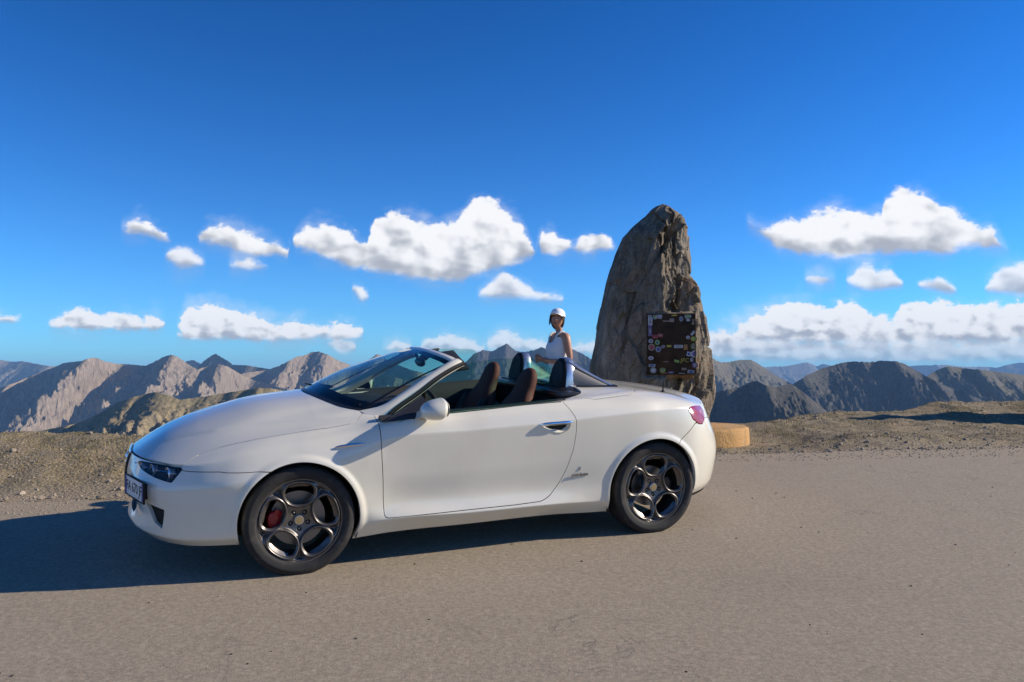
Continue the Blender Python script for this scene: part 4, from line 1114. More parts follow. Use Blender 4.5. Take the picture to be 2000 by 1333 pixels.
# ---- side windows, seals, mirrors
def ywin(z): return .838-(z-.965)*.50-.12*np.clip(z-.965, 0, 1)**2
WIN = [(.60, .89), (.82, .90), (1.10, .925), (1.735, .960), (1.737, .99), (1.738, 1.108), (1.733, 1.198), (1.722, 1.240), (1.700, 1.260), (1.602, 1.273), (1.40, 1.275), (1.28, 1.268), (1.15, 1.250), (1.10, 1.226), (.958, 1.166), (.779, 1.052), (.66, .978)]
WIN = rounded(WIN, .02)
xs, zs = np.meshgrid(np.arange(.55, 1.78, .02), np.arange(.86, 1.30, .02), indexing='ij')
for s in (-1, 1):
    P = np.stack([xs, s*ywin(zs), zs], -1)
    V, Q = sheet(P); T = np.concatenate([Q[:, [0, 1, 2]], Q[:, [0, 2, 3]]])
    nrm = np.tile(np.array([0, s*.9, .44]), (len(V), 1))
    A_ = np.concatenate([V, nrm, np.zeros((len(V), 3))], 1)
    A_, T = clip(A_, T, sdf(A_[:, [0, 2]], WIN))
    V, N, T = rim(A_, T, .004)
    mesh_tri('window', V, T, N, m_glass, doors[s])
    bel = smooth_path([(.62, s*.835, .912), (.93, s*.842, .936), (1.3, s*.845, .957), (1.755, s*.842, .982)], 20)
    mesh('window_seal', *tube(bel, .0055, 6), m_black, doors[s])
    tri = [(.505, .905), (.66, .915), (.845, .925), (.83, .985), (.785, 1.048), (.70, 1.000), (.60, .950)]
    vo = [(x, s*(ywin(max(z, .94))+.006+(.0 if z > .93 else .012)), z) for x, z in tri]; vi = [(x, y-s*.02, z) for x, y, z in vo]
    n = len(tri)
    F = [tuple(range(n)), tuple(range(n, 2*n))[::-1]]+[(i, (i+1) % n, (i+1) % n+n, i+n) for i in range(n)]
    mesh('corner_panel', vo+vi, F, m_satin, doors[s], None)
    # door mirror
    st = [[(.70, .835, .905), (.80, .842, .915), (.80, .835, .950), (.72, .822, .945)], [(.725, .90, .925), (.815, .90, .93), (.815, .89, .975), (.745, .89, .975)], [(.745, .945, .945), (.83, .945, .945), (.83, .94, 1.0), (.76, .94, 1.0)]]
    st = [[(x, s*y, z) for x, y, z in r_] for r_ in st]
    mi = mesh('mirror', *loft(st), m_paint, doors[s], 60)
    V, F = ellipsoid((0, 0, 0), (1, 1, 1), 28, 18)
    V2 = []
    for x, y, z in V:
        sq = lambda q: np.sign(q)*abs(q)**.82
        x2, y2, z2 = sq(x), sq(y), sq(z)
        X_ = .125*x2 if x2 < 0 else .040*x2
        zz = .069*z2*(1-.10*max(-x2, 0)) * (1-.18*max(y2, 0))
        V2.append((.842+X_+.03*y2*0, s*(.972+.098*y2), .984+zz+.012*x2))
    mesh('mirror_housing', V2, F, m_paint, mi, 180)
    mesh('mirror_glass', *xform(ellipsoid((0, 0, 0), (.006, .083, .052), 20, 10), Matrix.Translation((.880, s*.972, .985))), m_chrome, mi)
    mesh('side_blade', *join(tube(smooth_path([(.205, s*.893, .771), (.26, s*.897, .777), (.33, s*.900, .781), (.390, s*.898, .783)], 12), [.002, .006, .0075, .008, .008, .008, .008, .0075, .0075, .007, .006, .003], 8)), m_chrome, car)
    # maker's script and crest on the rear wing
    yb = s*.888
    Mb = Matrix.Translation((1.887, yb-.0, .479)) @ Matrix(((1, 0, 0, 0), (0, 0, s*1.0*-1*-1 if s > 0 else -1, 0), (0, 1, 0, 0), (0, 0, 0, 1)))
    if s < 0:
        Mb = Matrix.Translation((1.885, -.886, .481)) @ Matrix.Rotation(radians(90), 4, 'X')
    else:
        Mb = Matrix.Translation((1.885, .886, .481)) @ Matrix.Rotation(pi, 4, 'Z') @ Matrix.Rotation(radians(90), 4, 'X')
    bd = text_mesh('pininfarina', .031, m_rim, 'badge', car, Mb, .0015, .25)
    cr = mesh('crest', *xform(join(box((0, .043, 0), (.017, .026, .005), .002), box((.0, .064, 0), (.012, .008, .004), .001)), Mb), m_silver, bd)
    text_mesh('f', .024, m_rim, 'crest_letter', bd, Mb @ Matrix.Translation((0, .045, .003)), .0008, .2)

# ---------------------------------------------------------------- cabin
# tub: floor, side trim, bulkhead
tub = mesh('cabin_tub', *join(box((1.25, 0, .27), (1.75, 1.46, .03)), box((.42, 0, .56), (.04, 1.40, .58)), box((1.955, 0, .64), (.05, 1.44, .72), .01), box((1.20, 0, .36), (1.3, .24, .22), .03)), m_black, car)
for s in (-1, 1):
    rings = []
    for x in np.linspace(.50, 1.80, 10):
        zt = np.interp(x, [.5, 1.1, 1.8], [.912, .938, .975])
        rings.append([(x, s*.832, zt-.02), (x, s*.822, zt+.022), (x, s*.790, zt+.026), (x, s*.750, zt-.02), (x, s*.735, zt-.16), (x, s*.752, zt-.24), (x, s*.745, .50), (x, s*.765, .30), (x, s*.80, .30)])
    mesh('door_trim', *loft(rings), m_dash, doors[s], 50)
    mesh('grab_handle', *tube(smooth_path([(1.0, s*.735, .74), (1.05, s*.70, .76), (1.22, s*.70, .79), (1.28, s*.735, .80)], 12), .012, 8), m_silver, doors[s])
# dashboard: one profile swept across, with a cowl over the instruments
rings = []
for y in np.linspace(-.705, .705, 41):
    b = .055*np.exp(-((y+.36)/.17)**4); c = .03*np.exp(-(y/.16)**4)
    e = .03*(abs(y)/.7)**3
    rings.append([(.36, y, .925-e), (.55, y, .952-e+.2*b), (.72, y, .955+b-e), (.80+.10*min(b*12, 1)+c, y, .948+b-e), (.815+.10*min(b*12, 1)+c, y, .925+b*.8-e), (.80+c, y, .86-e), (.83+c, y, .80), (.80+c, y, .70), (.74, y, .56), (.52, y, .50), (.40, y, .70)])
dash = mesh('dashboard', *loft(rings), m_dash, car, 45)
for y in (-.44, -.28):
    mesh('dial', *lathe([(.062, -.02), (.062, .012), (.054, .012), (.052, 0), (.0001, 0)], 28, Matrix.Translation((.812, y, .892)) @ Matrix.Rotation(radians(90), 4, 'Y')), m_silver, dash)
for y in (-.10, 0, .10):
    mesh('gauge', *lathe([(.036, -.02), (.036, .010), (.031, .010), (.030, 0), (.0001, 0)], 20, Matrix.Translation((.842, y, .875)) @ Matrix.Rotation(radians(80), 4, 'Y')), m_silver, dash)
# steering wheel
SM = Matrix.Translation((1.02, -.36, .875)) @ Matrix.Rotation(radians(66), 4, 'Y')
sw = mesh('steering_wheel', *xform(ring_tube(.180, .016, 48, 10), SM), m_leather, car)
mesh('steering_hub', *xform(join(ellipsoid((0, 0, -.02), (.062, .062, .035), 20, 10), tube([(0, 0, -.02), (0, 0, -.22)], .035, 12)), SM), m_satin, sw)
for a in (0, pi, pi*1.5):
    mesh('wheel_spoke', *xform(box((.105, 0, -.008), (.15, .034, .014), .004), SM @ Matrix.Rotation(a+pi/2, 4, 'Z')), m_silver, sw)
mesh('gear_lever', *join(tube([(1.02, 0, .46), (1.00, 0, .56), (1.005, 0, .60)], [.03, .012, .010], 10), ellipsoid((1.005, 0, .62), (.024, .024, .03), 14, 8)), m_satin, car)
# seats
def seat(y0):
    e = empty('seat'); e.parent = car; e.location = (1.32, y0, .28)
    def sec(c, hx, hy, tilt, n=20, p=2.8):
        out = []
        for k in range(n):
            a = 2*pi*k/n; ca, sa = cos(a), sin(a)
            x = hx*np.sign(ca)*abs(ca)**(2/p); y = hy*np.sign(sa)*abs(sa)**(2/p)
            out.append((c[0]+x*cos(tilt), c[1]+y, c[2]-x*sin(tilt)))
        return out
    # backrest narrowing into the head restraint, leaning back
    B = []
    for t_, hy, hx in ((0, .235, .06), (.08, .265, .085), (.25, .272, .088), (.45, .268, .080), (.60, .220, .068), (.68, .162, .060), (.74, .124, .055), (.82, .116, .052), (.90, .108, .047), (.96, .086, .036), (1.0, .045, .016)):
        c = (.12+.315*t_+.02*sin(pi*t_), 0, .20+.697*t_)
        B.append(sec(c, hx, hy, .40))
    mesh('backrest', *loft(B), m_leather2, e, 60)
    for s in (-1, 1):
        bol = [(.135+.315*t_-.055, s*(.215-.02*t_), .20+.712*t_) for t_ in np.linspace(.06, .60, 8)]
        mesh('bolster', *tube(bol, [.03, .045, .05, .052, .05, .048, .04, .025], 10), m_leather, e, 60)
    C = []
    for x, hz, hy, zc in ((-.36, .03, .20, .185), (-.33, .065, .235, .180), (-.1, .075, .255, .165), (.12, .072, .25, .150), (.2, .05, .22, .15)):
        C.append([(x, hy*np.sign(cos(a))*abs(cos(a))**.7, zc+hz*np.sign(sin(a))*abs(sin(a))**.7) for a in np.linspace(0, 2*pi, 20, endpoint=False)])
    mesh('cushion', *loft(C), m_leather, e, 60)
    return e
seat(-.355); seat(.355)
# roll hoops behind the seats, each with its fairing
for s in (-1, 1):
    y0 = s*.385
    def arch_pts(w, h, n=26, z0=1.0):
        P = [(y0+w*np.sign(cos(a))*abs(cos(a))**.85, z0+h*abs(sin(a))**.80) for a in np.linspace(0, pi, n)]
        return [(y0+w*1.03, z0-.12)]+P+[(y0-w*1.03, z0-.12)]
    o_ = arch_pts(.128, .258); i_ = arch_pts(.104, .228)
    hoop = empty('roll_hoop'); hoop.parent = car; hoop.location = (2.02, y0, 1.0)
    L = lambda pts: [(x-2.02, y-y0, z-1.0) for x, y, z in pts]
    lean = lambda z: (z-1.0)*.16
    rings = []
    for (ya, za), (yb, zb) in zip(o_, i_):
        rings.append(L([(1.952+lean(za), ya*.985+y0*.015, za-.004), (1.962+lean(za), ya, za), (1.998+lean(za), ya, za), (2.014+lean(za), ya*.985+y0*.015, za-.008), (2.005+lean(zb), yb, zb), (1.957+lean(zb), yb, zb)]))
    mesh('hoop_band', *loft(rings), m_silver, hoop, 40)
    pad = [L([(1.983+lean(z), y, z) for y, z in arch_pts(.120, .2480)]), L([(1.946+lean(z), y, z) for y, z in arch_pts(.1235, .2525)]), L([(1.925+lean(z), y0+(y-y0)*.9, 1.0+(z-1.0)*.93) for y, z in arch_pts(.1235, .2525)]), L([(1.918+lean(z)*.9, y0+(y-y0)*.55, 1.0+(z-1.0)*.6) for y, z in arch_pts(.1235, .2525)])]
    V, F = loft(pad, True)
    mesh('hoop_pad', V, F, m_black, hoop, 40)
    # fairing tapering back on to the roof cover
    rings = []; top = []
    for t_ in np.linspace(0, 1, 14):
        x = 2.008+.335*t_; zb = 1.03-.0*t_; hh = .195*(1-t_)**1.08+.012; w = .120-.030*t_
        y1 = y0+s*.115*t_
        ring = [(x-2.02, y1-y0+w*np.sign(cos(a))*abs(cos(a))**.9, zb-1.0-.03+(hh+.03)*abs(sin(a))**.55) for a in np.linspace(0, pi, 18)]
        rings.append(ring); top.append((x-2.02, y1-y0+s*w*.62, zb-1.0+hh*.965))
    mesh('fairing', *loft(rings), m_fair_shaded, hoop, 50)
    mesh('fairing_lit_edge', *tube(top, .0095, 8), m_silver, hoop)  # silver tube stands in for light along the fairing's top edge
    fl = []
    for t_ in np.linspace(0, 1, 12):
        x = 1.90+.455*t_; w = .205-.13*t_**1.5; y1 = y0+s*(.05+.095*t_)
        zb = np.interp(x, [1.9, 2.05, 2.36], [1.030, 1.050, 1.049])
        fl.append([(x-2.02, y1-y0+w, zb-1.0-.022*(1 if s > 0 else 0)), (x-2.02, y1-y0+w*.6, zb-1.0+.008), (x-2.02, y1-y0-w*.6, zb-1.0+.008), (x-2.02, y1-y0-w, zb-1.0-.022*(1 if s < 0 else 0)), (x-2.02, y1-y0-w, zb-1.0-.06), (x-2.02, y1-y0+w, zb-1.0-.06)])
    mesh('fairing_base', *loft(fl), m_satin, hoop, 40)
mesh('rear_shelf', *join(box((1.90, 0, 1.005), (.16, 1.40, .05), .015)), m_satin, car)
# glass wind stop between the hoops
mesh('wind_stop', *box((1.985, 0, 1.10), (.008, .46, .17), .002), m_glass, car)
# aerial
mesh('aerial', *join(lathe([(.022, 0), (.020, .008), (.008, .016), (.0055, .03), (.003, .105), (.0001, .107)], 12, Matrix.Translation((2.74, -.60, .990)) @ Matrix.Rotation(.12, 4, 'Y'))), m_black, car)

# ---------------------------------------------------------------- standing stone on its round plinth
SD = 11.24                                                  # how far away it stands
def at(px, py, d): return ((px-1000)/1600*d, d, EYE+(735-py)/1600*d)
PLX = 2.256; PLR = .945
pz_top = .957
pz_bot = plane_z(PLX, SD)-.25
m_ochre = material('ochre_concrete', rough=.85, spec=.2)
t = NT(m_ochre); a = t.noise(2.2, 6, .62); b = t.noise(30, 4, .65); dr = t.noise(7, 5, .6, stretch=(1, 1, .15))
c = t.ramp(a, [(.3, (.44, .245, .085)), (.55, (.54, .315, .125)), (.75, (.60, .39, .19))])
c = t.mix(t.math('MULTIPLY', t.smooth(b, .48, .68), .45), c, (.42, .30, .17)); c = t.mix(t.math('MULTIPLY', t.smooth(dr, .52, .70), .5), c, (.30, .19, .09))
c = t.mix(t.math('MULTIPLY', t.smooth(t.noise(4.5, 7, .7), .54, .66), .55), c, (.22, .17, .11))
t.base(c); t.bump(t.math('ADD', b, t.noise(9, 5, .7)), .8, .02)
prof = [(.02, 0), (PLR-.05, .0), (PLR-.018, -.004), (PLR-.004, -.016), (PLR, -.035), (PLR+.006, -.14), (PLR+.012, -.5)]
n = 96; V, F = [], []
for r, h in prof:
    for i in range(n):
        a = 2*pi*i/n
        rr = r*(1+(.012*pnoise(cos(a)*5, sin(a)*5, h*4) if r > .5 else 0))
        V.append((rr*cos(a), rr*sin(a), h+(.012*pnoise(cos(a)*4, sin(a)*4, 7.) if r > .5 else 0)))
for k in range(len(prof)-1):
    for i in range(n): F.append((k*n+i, k*n+(i+1) % n, (k+1)*n+(i+1) % n, (k+1)*n+i))
F.append(tuple(range(n)))
F = [f[::-1] for f in F]
plinth = mesh('plinth', V, F, m_ochre, None, 40)
plinth.location = (PLX, SD, pz_top)
tag(plinth, 'low round ochre plinth under the standing stone', 'plinth')

m_stone = material('weathered_schist', rough=.9, spec=.25)
t = NT(m_stone)
a = t.noise(1.6, 7, .65, dist=.4); b = t.noise(9, 6, .68, stretch=(1, 1, .38)); f = t.noise(48, 4, .7); l = t.noise(3.3, 6, .7)
c = t.ramp(a, [(.25, (.055, .044, .030)), (.45, (.115, .096, .070)), (.6, (.26, .225, .175)), (.76, (.52, .46, .375))])
c = t.mix(.55, c, t.ramp(b, [(.28, (.050, .040, .027)), (.50, (.165, .140, .105)), (.68, (.54, .47, .37))]))
c = t.mix(.35, c, t.ramp(f, [(.3, (.06, .048, .032)), (.5, (.24, .19, .125)), (.72, (.52, .43, .32))]))
c = t.mix(t.math('MULTIPLY', t.smooth(l, .56, .70), .5), c, (.16, .165, .10))
vs_ = t.noise(4, 5, .65, stretch=(1.6, 1.6, .12)); c = t.mix(t.math('MULTIPLY', t.smooth(vs_, .53, .64), .60), c, (.055, .047, .036)); c = t.mix(t.math('MULTIPLY', t.smooth(vs_, .44, .34), .35), c, (.42, .37, .30))
c = t.mix(t.math('MULTIPLY', t.smooth(t.noise(2.1, 5, .6, dist=.8), .58, .70), .45), c, (.25, .135, .065))
ck = t.vor(5.5, 'DISTANCE_TO_EDGE'); c = t.mix(t.math('MULTIPLY', t.smooth(ck, .03, .0), .10), c, (.035, .03, .024))
t.base(c); t.bump(t.math('ADD', t.math('MULTIPLY', b, 1.0), t.math('MULTIPLY', f, .45)), 1.0, .035)
# outline left and right, image rows against columns, read as widths at the stone's distance
LFT = [(400, 1291), (403, 1282), (410, 1272), (422, 1262), (440, 1241), (465, 1216), (500, 1201), (550, 1186), (600, 1175), (640, 1166), (680, 1160), (715, 1153), (760, 1152), (800, 1156), (842, 1162), (870, 1160)]
RGT = [(400, 1301), (403, 1309), (412, 1318), (425, 1337), (445, 1342), (460, 1345), (500, 1350), (540, 1355), (560, 1367), (575, 1371), (610, 1378), (650, 1385), (690, 1389), (730, 1393), (760, 1394), (790, 1391), (812, 1386), (842, 1380), (870, 1380)]
def stone_surface(nh=330, na=300):
    py = np.linspace(400.5, 868, nh)
    xl = (np.interp(py, *zip(*LFT))-1000)/1600*SD; xr = (np.interp(py, *zip(*RGT))-1000)/1600*SD
    z = EYE+(735-py)/1600*SD
    h = (z-z[-1])/(z[0]-z[-1])
    cx = (xl+xr)/2; hw = (xr-xl)/2
    hd = np.minimum(hw*.72, .52)*(1-.15*h)                     # half depth
    A = np.linspace(0, 2*pi, na, endpoint=False)
    ca, sa = np.cos(A), np.sin(A)
    # cross section: a broad flat face at the front left, a ridge right of the middle, a rough face turned to the right
    P = np.array([(1.0, .14), (.88, -.22), (.50, -.60), (.06, -1.12), (-.60, -.84), (-.90, -.46), (-1.0, .05), (-.80, .62), (-.2, .95), (.45, .86), (.88, .5)])
    ang = np.arctan2(P[:, 1], P[:, 0]); o = np.argsort(ang); P = P[o]; ang = ang[o]
    ax = np.concatenate([ang-2*pi, ang, ang+2*pi]); Px = np.concatenate([P]*3)
    Aw = (A+pi) % (2*pi)-pi
    ux = np.interp(Aw, ax, Px[:, 0]); uy = np.interp(Aw, ax, Px[:, 1])
    k = np.array([.25, .5, .25])
    for _ in range(4):
        ux = np.convolve(np.concatenate([ux[-1:], ux, ux[:1]]), k, 'valid'); uy = np.convolve(np.concatenate([uy[-1:], uy, uy[:1]]), k, 'valid')
    ux /= np.abs(ux).max()
    X = cx[:, None]+hw[:, None]*ux[None]; Y = SD+hd[:, None]*uy[None]-.10*(h[:, None]-.3); Z = z[:, None]+0*X
    nx = ux/hw.mean(); ny = uy/hd.mean(); L = np.hypot(nx, ny); nx, ny = nx/L, ny/L
    # slabby breaks leaning to the right, rough on the right hand side, fairly plane on the left
    rough = .42+.68*sstep(-.15, .30, ux)[None]*np.ones_like(X)
    q = X*.8+Z*-.35; w = X*.35+Z*.8
    d = .20*(ridged(q*1.6, Y*1.6, w*.55, 4, .55)-.60)+.13*(ridged(q*4.4, Y*4.4, w*1.3+3, 4, .55)-.6)+.035*fbm(q*14, Y*14, w*5, 4)
    st = fbm(q*2.6, Y*2.6, w*.5+9, 3); d = d+.10*(np.round(st*2.5)/2.5-st*.4)
    lim = np.clip(hw/.35, .25, 1)[:, None]
    sil = np.clip(np.abs(ux), 0, 1)**3.5                          # keep the outline where it was read
    # fractured blocks: every block keeps its own offset and tilt, so the breaks are sharp
    pp = np.stack([q, Y, w*.42], -1).reshape(-1, 3)
    def blocks(n, amp, tilt, sd):
        g_ = np.random.default_rng(sd); lo, hi = pp.min(0), pp.max(0)
        C_ = lo+(hi-lo)*g_.random((n, 3)); of = g_.normal(0, amp, n); tl = g_.normal(0, tilt, (n, 3))
        wv = pp+.05*np.stack([pnoise(pp[:, 0]*3, pp[:, 1]*3, pp[:, 2]*3+k) for k in (1, 5, 9)], 1)
        k = np.empty(len(pp), int)
        for a in range(0, len(pp), 8000): k[a:a+8000] = ((wv[a:a+8000, None, :]-C_[None])**2).sum(2).argmin(1)
        return (of[k]+((pp-C_[k])*tl[k]).sum(1)).reshape(X.shape)
    d = d*.55+blocks(110, .044, .28, 3)+blocks(900, .020, .28, 4)
    d = d*rough*lim*(1-.80*sil)[None]
    # the seat cut for the plaque
    fr = ((py > 600) & (py < 745))
    X = X+nx[None]*d; Y = Y+ny[None]*d
    return X, Y, Z
SX, SY, SZ = stone_surface()
# flatten the front where the plaque hangs
pl0 = at(1263, 613, SD-.62); 
PLQ_Y = SD-.53
pxl, pxr = (1264-1000)/1600*PLQ_Y, (1358-1000)/1600*PLQ_Y
pzt, pzb = EYE+(735-613)/1600*PLQ_Y, EYE+(735-732)/1600*PLQ_Y
PW, PH = pxr-pxl, pzt-pzb; PCX, PCZ = (pxl+pxr)/2, (pzt+pzb)/2
PROT = radians(-8)                                              # turned a little to the left
bx = np.clip(1-np.maximum(np.abs(SX-PCX)/(PW*.5)-1.0, 0)/.22, 0, 1)*np.clip(1-np.maximum(np.abs(SZ-PCZ)/(PH*.5)-1.0, 0)/.16, 0, 1)
front = SY < SD
yp = PLQ_Y+.018-(SX-PCX)*tan(-PROT)
bx = bx*bx*(3-2*bx)
SY = np.where(front, SY*(1-bx)+np.clip(SY, yp-.0, yp+.02)*bx, SY)
nh, na = SX.shape
I = np.arange(nh*na).reshape(nh, na); J = np.roll(I, -1, 1)
Q = np.stack([I[:-1], I[1:], J[1:], J[:-1]], -1).reshape(-1, 4)
V = np.stack([SX, SY, SZ], -1).reshape(-1, 3)
tc_ = V[:na].mean(0)+[0, 0, .015]
V = np.concatenate([V, tc_[None]])
stone = mesh_tri('standing_stone', V, Q, None, m_stone)
cap = np.stack([I[0], J[0], np.full(na, len(V)-1), np.full(na, len(V)-1)], -1)
bm = bmesh.new(); bm.from_mesh(stone.data); bm.verts.ensure_lookup_table()
for i in range(na):
    try: bm.faces.new((bm.verts[I[0, i]], bm.verts[J[0, i]], bm.verts[len(V)-1])).smooth = True
    except ValueError: pass
bmesh.ops.recalc_face_normals(bm, faces=bm.faces[:])
bm.to_mesh(stone.data); bm.free()
stone.data.set_sharp_from_angle(angle=radians(38))
tag(stone, 'tall pointed slab of rough brown rock standing on the ochre plinth', 'standing stone')

# ---- plaque covered with stickers
m_bronze = material('dark_plaque', (.040, .030, .022), .8, spec=.12)
t = NT(m_bronze); a = t.noise(6, 5, .65); t.base(t.ramp(a, [(.35, (.030, .020, .013)), (.55, (.055, .034, .020)), (.75, (.090, .045, .024))])); t.bump(t.noise(60, 4), .3, .003)
plaque = empty('plaque', (PCX, PLQ_Y, PCZ), (0, 0, PROT))
tag(plaque, 'dark rectangular plaque with stickers on the front of the standing stone', 'plaque')
mesh('plate', *box((0, 0, 0), (PW, .03, PH), .006), m_bronze, plaque)
ed = [box((0, -.016, PH/2-.008), (PW, .012, .016), .003), box((0, -.016, -PH/2+.008), (PW, .012, .016), .003), box((-PW/2+.008, -.016, 0), (.016, .012, PH-.032), .003), box((PW/2-.008, -.016, 0), (.016, .012, PH-.032), .003)]
mesh('frame', *join(*ed), m_bronze, plaque)
lines = []
for k, (zz, ww) in enumerate(((.225, .30), (.165, .36), (.105, .34), (.04, .30), (-.03, .36), (-.09, .30), (-.235, .32))):
    x = -ww/2
    while x < ww/2:
        l = random.uniform(.018, .05); lines.append(box((x+l/2+.01, -.017, zz*PH/.84), (l, .005, .013), .001)); x += l+.014
raised = mesh('raised_lettering', *join(*lines), m_bronze, plaque); tag(raised, kind='stuff')
_sm = {}
def sticker_mat(c):
    c0 = c
    if c not in _sm:
        c = tuple(.72*x+.05*.3 for x in c); m = material('sticker_vinyl', c, .6); t = NT(m); a = t.noise(25, 4, .6); t.base(t.mix(t.smooth(a, .45, .75), c, tuple(x*.45 for x in c))); _sm[c0] = m
    return _sm[c0]
W_, GY, YL, GR, RD, BL, PU, TN, OR = (.62, .62, .64), (.36, .37, .38), (.62, .52, .06), (.30, .48, .10), (.40, .05, .06), (.06, .10, .34), (.20, .12, .30), (.34, .26, .20), (.48, .22, .05)
def sticker(px, py, w, h, col, kind='rect', rot=0, inner=None):
    """px, py as read in the enlarged view of the plaque (1416 wide over 170 image columns)"""
    u = (1230+px/8.33-1311)/1600*PLQ_Y; v = (672.5-(590+py/8.33))/1600*PLQ_Y
    w, h = w/8.33/1600*PLQ_Y, h/8.33/1600*PLQ_Y
    M = Matrix.Translation((u, -.0175-random.uniform(0, .003), v)) @ Matrix.Rotation(rot, 4, 'Y')
    if kind == 'rect': vf = box((0, 0, 0), (w, .003, h), .001)
    else:
        n = 20; ring = [(w/2*cos(2*pi*k/n), 0, h/2*sin(2*pi*k/n)) for k in range(n)]
        vf = loft([[(x, .0015, z) for x, y, z in ring], [(x, -.0015, z) for x, y, z in ring]])
    o = mesh('sticker', *xform(vf, M), sticker_mat(col), plaque)
    if inner:
        c2, f = inner
        if kind == 'rect': vf = box((0, -.0022, 0), (w*f, .001, h*f))
        else: vf = loft([[(x*f, -.0016, z*f) for x, y, z in ring], [(x*f, -.0028, z*f) for x, y, z in ring]])
        mesh('print', *xform(vf, M), sticker_mat(c2), o)
    return o
for a in ((342, 310, 70, 140, W_, 'rect', .02, (GY, .5)), (330, 215, 80, 45, GY), (337, 470, 60, 170, PU, 'rect', 0, (GY, .5)), (420, 240, 75, 85, GY, 'disc', 0, (GR, .5)), (490, 235, 90, 80, GY, 'rect', .2, (W_, .4)),
          (610, 312, 130, 22, TN), (728, 212, 90, 36, YL), (690, 300, 70, 60, TN), (838, 280, 62, 85, GY, 'disc', 0, (BL, .5)), (945, 240, 110, 80, GY, 'disc', 0, (GR, .55)), (950, 300, 66, 40, W_, 'disc'), (1030, 330, 40, 90, TN, 'rect', .2),
          (420, 565, 90, 60, RD), (505, 545, 80, 60, RD, 'rect', .1, (TN, .5)), (348, 635, 75, 65, W_, 'disc', 0, (PU, .55)), (360, 738, 112, 118, TN, 'disc', 0, (RD, .62)), (452, 660, 80, 85, GR, 'disc', 0, (BL, .5)), (470, 770, 95, 100, GY, 'disc', .3, (BL, .6)),
          (548, 728, 60, 50, GY, 'disc', 0, (PU, .5)), (640, 720, 72, 30, YL), (790, 727, 138, 50, W_, 'rect', 0, (GY, .75)), (905, 740, 60, 85, OR, 'rect'), (1030, 725, 90, 92, GR, 'disc', 0, (TN, .8)), (945, 580, 62, 56, W_, 'disc', 0, (PU, .5)), (1025, 510, 95, 40, W_, 'rect', -.75), (1040, 605, 105, 80, YL, 'disc', 0, (GR, .6)),
          (955, 850, 66, 70, W_, 'rect', .2, (BL, .6)), (1035, 850, 90, 120, W_, 'disc', .2, (PU, .6)), (348, 915, 84, 62, W_, 'disc', 0, (PU, .5)), (1000, 945, 50, 60, W_, 'disc', 0, (PU, .5)), (1050, 1030, 95, 95, PU, 'disc', 0, (GY, .6)), (365, 1035, 110, 45, GY, 'rect', 0, (BL, .5)), (590, 975, 80, 12, TN),
          (760, 965, 80, 40, GR, 'rect', .25), (385, 1115, 100, 100, GY, 'disc', 0, (W_, .55)), (535, 1110, 90, 75, GR, 'disc', 0, (TN, .6)), (550, 1165, 110, 30, OR), (665, 1150, 90, 34, PU, 'rect', 0, (GY, .5)), (875, 1092, 78, 36, TN), (840, 1168, 96, 18, W_, 'rect', .05), (985, 1140, 110, 60, GY, 'rect', .1, (BL, .5))):
    sticker(*a)
u = (1230+885/8.33-1311)/1600*PLQ_Y; v = (672.5-(590+955/8.33))/1600*PLQ_Y
text_mesh('JFC', .075, sticker_mat(YL), 'sticker', plaque, Matrix.Translation((u, -.019, v)) @ Matrix.Rotation(radians(90), 4, 'X'), .001, .15)

# ---------------------------------------------------------------- loose stones, turf
def rock_vf(r, seed, sub=2, sq=(1, 1, .7)):
    bm = bmesh.new(); bmesh.ops.create_icosphere(bm, subdivisions=sub, radius=1)
    V = np.array([v.co[:] for v in bm.verts]); F = [tuple(v.index for v in f.verts) for f in bm.faces]; bm.free()
    n = V/np.linalg.norm(V, axis=1, keepdims=True)
    d = 1+.38*pnoise(n[:, 0]*1.3+seed, n[:, 1]*1.3, n[:, 2]*1.3+seed*.3)+.14*pnoise(n[:, 0]*3.5, n[:, 1]*3.5+seed, n[:, 2]*3.5)
    d = np.clip(d, .6, 1.35)
    return n*d[:, None]*np.array(sq)*r, F
m_gravel = material('loose_gravel', rough=.92, spec=.2)
t = NT(m_gravel); a = t.noise(3.7, 3, .6); b = t.noise(45, 3, .6)
t.base(t.mix(.45, t.ramp(a, [(.3, (.20, .168, .125)), (.5, (.34, .28, .205)), (.7, (.50, .42, .325))]), t.ramp(b, [(.3, (.10, .09, .075)), (.7, (.40, .345, .28))])))
def scatter(name, pts, sizes, mat, protos, label):
    VV, TT, off = [], [], 0
    for (x, y, z), s in zip(pts, sizes):
        V, F = protos[rng.integers(len(protos))]
        a = rng.uniform(0, 2*pi); c_, s_ = cos(a), sin(a)
        W = V*s; W = np.stack([W[:, 0]*c_-W[:, 1]*s_, W[:, 0]*s_+W[:, 1]*c_, W[:, 2]], 1)+[x, y, z+.15*s]
        VV.append(W); TT.append(F+off); off += len(W)
    o = mesh_tri(name, np.concatenate(VV), np.concatenate(TT), None, mat)
    o.data.set_sharp_from_angle(angle=radians(30))
    return tag(o, label, kind='stuff')
pro = [(lambda q: (q[0], np.array(q[1])))(rock_vf(1, k*3.3, 1)) for k in range(9)]
pts, sz = [], []
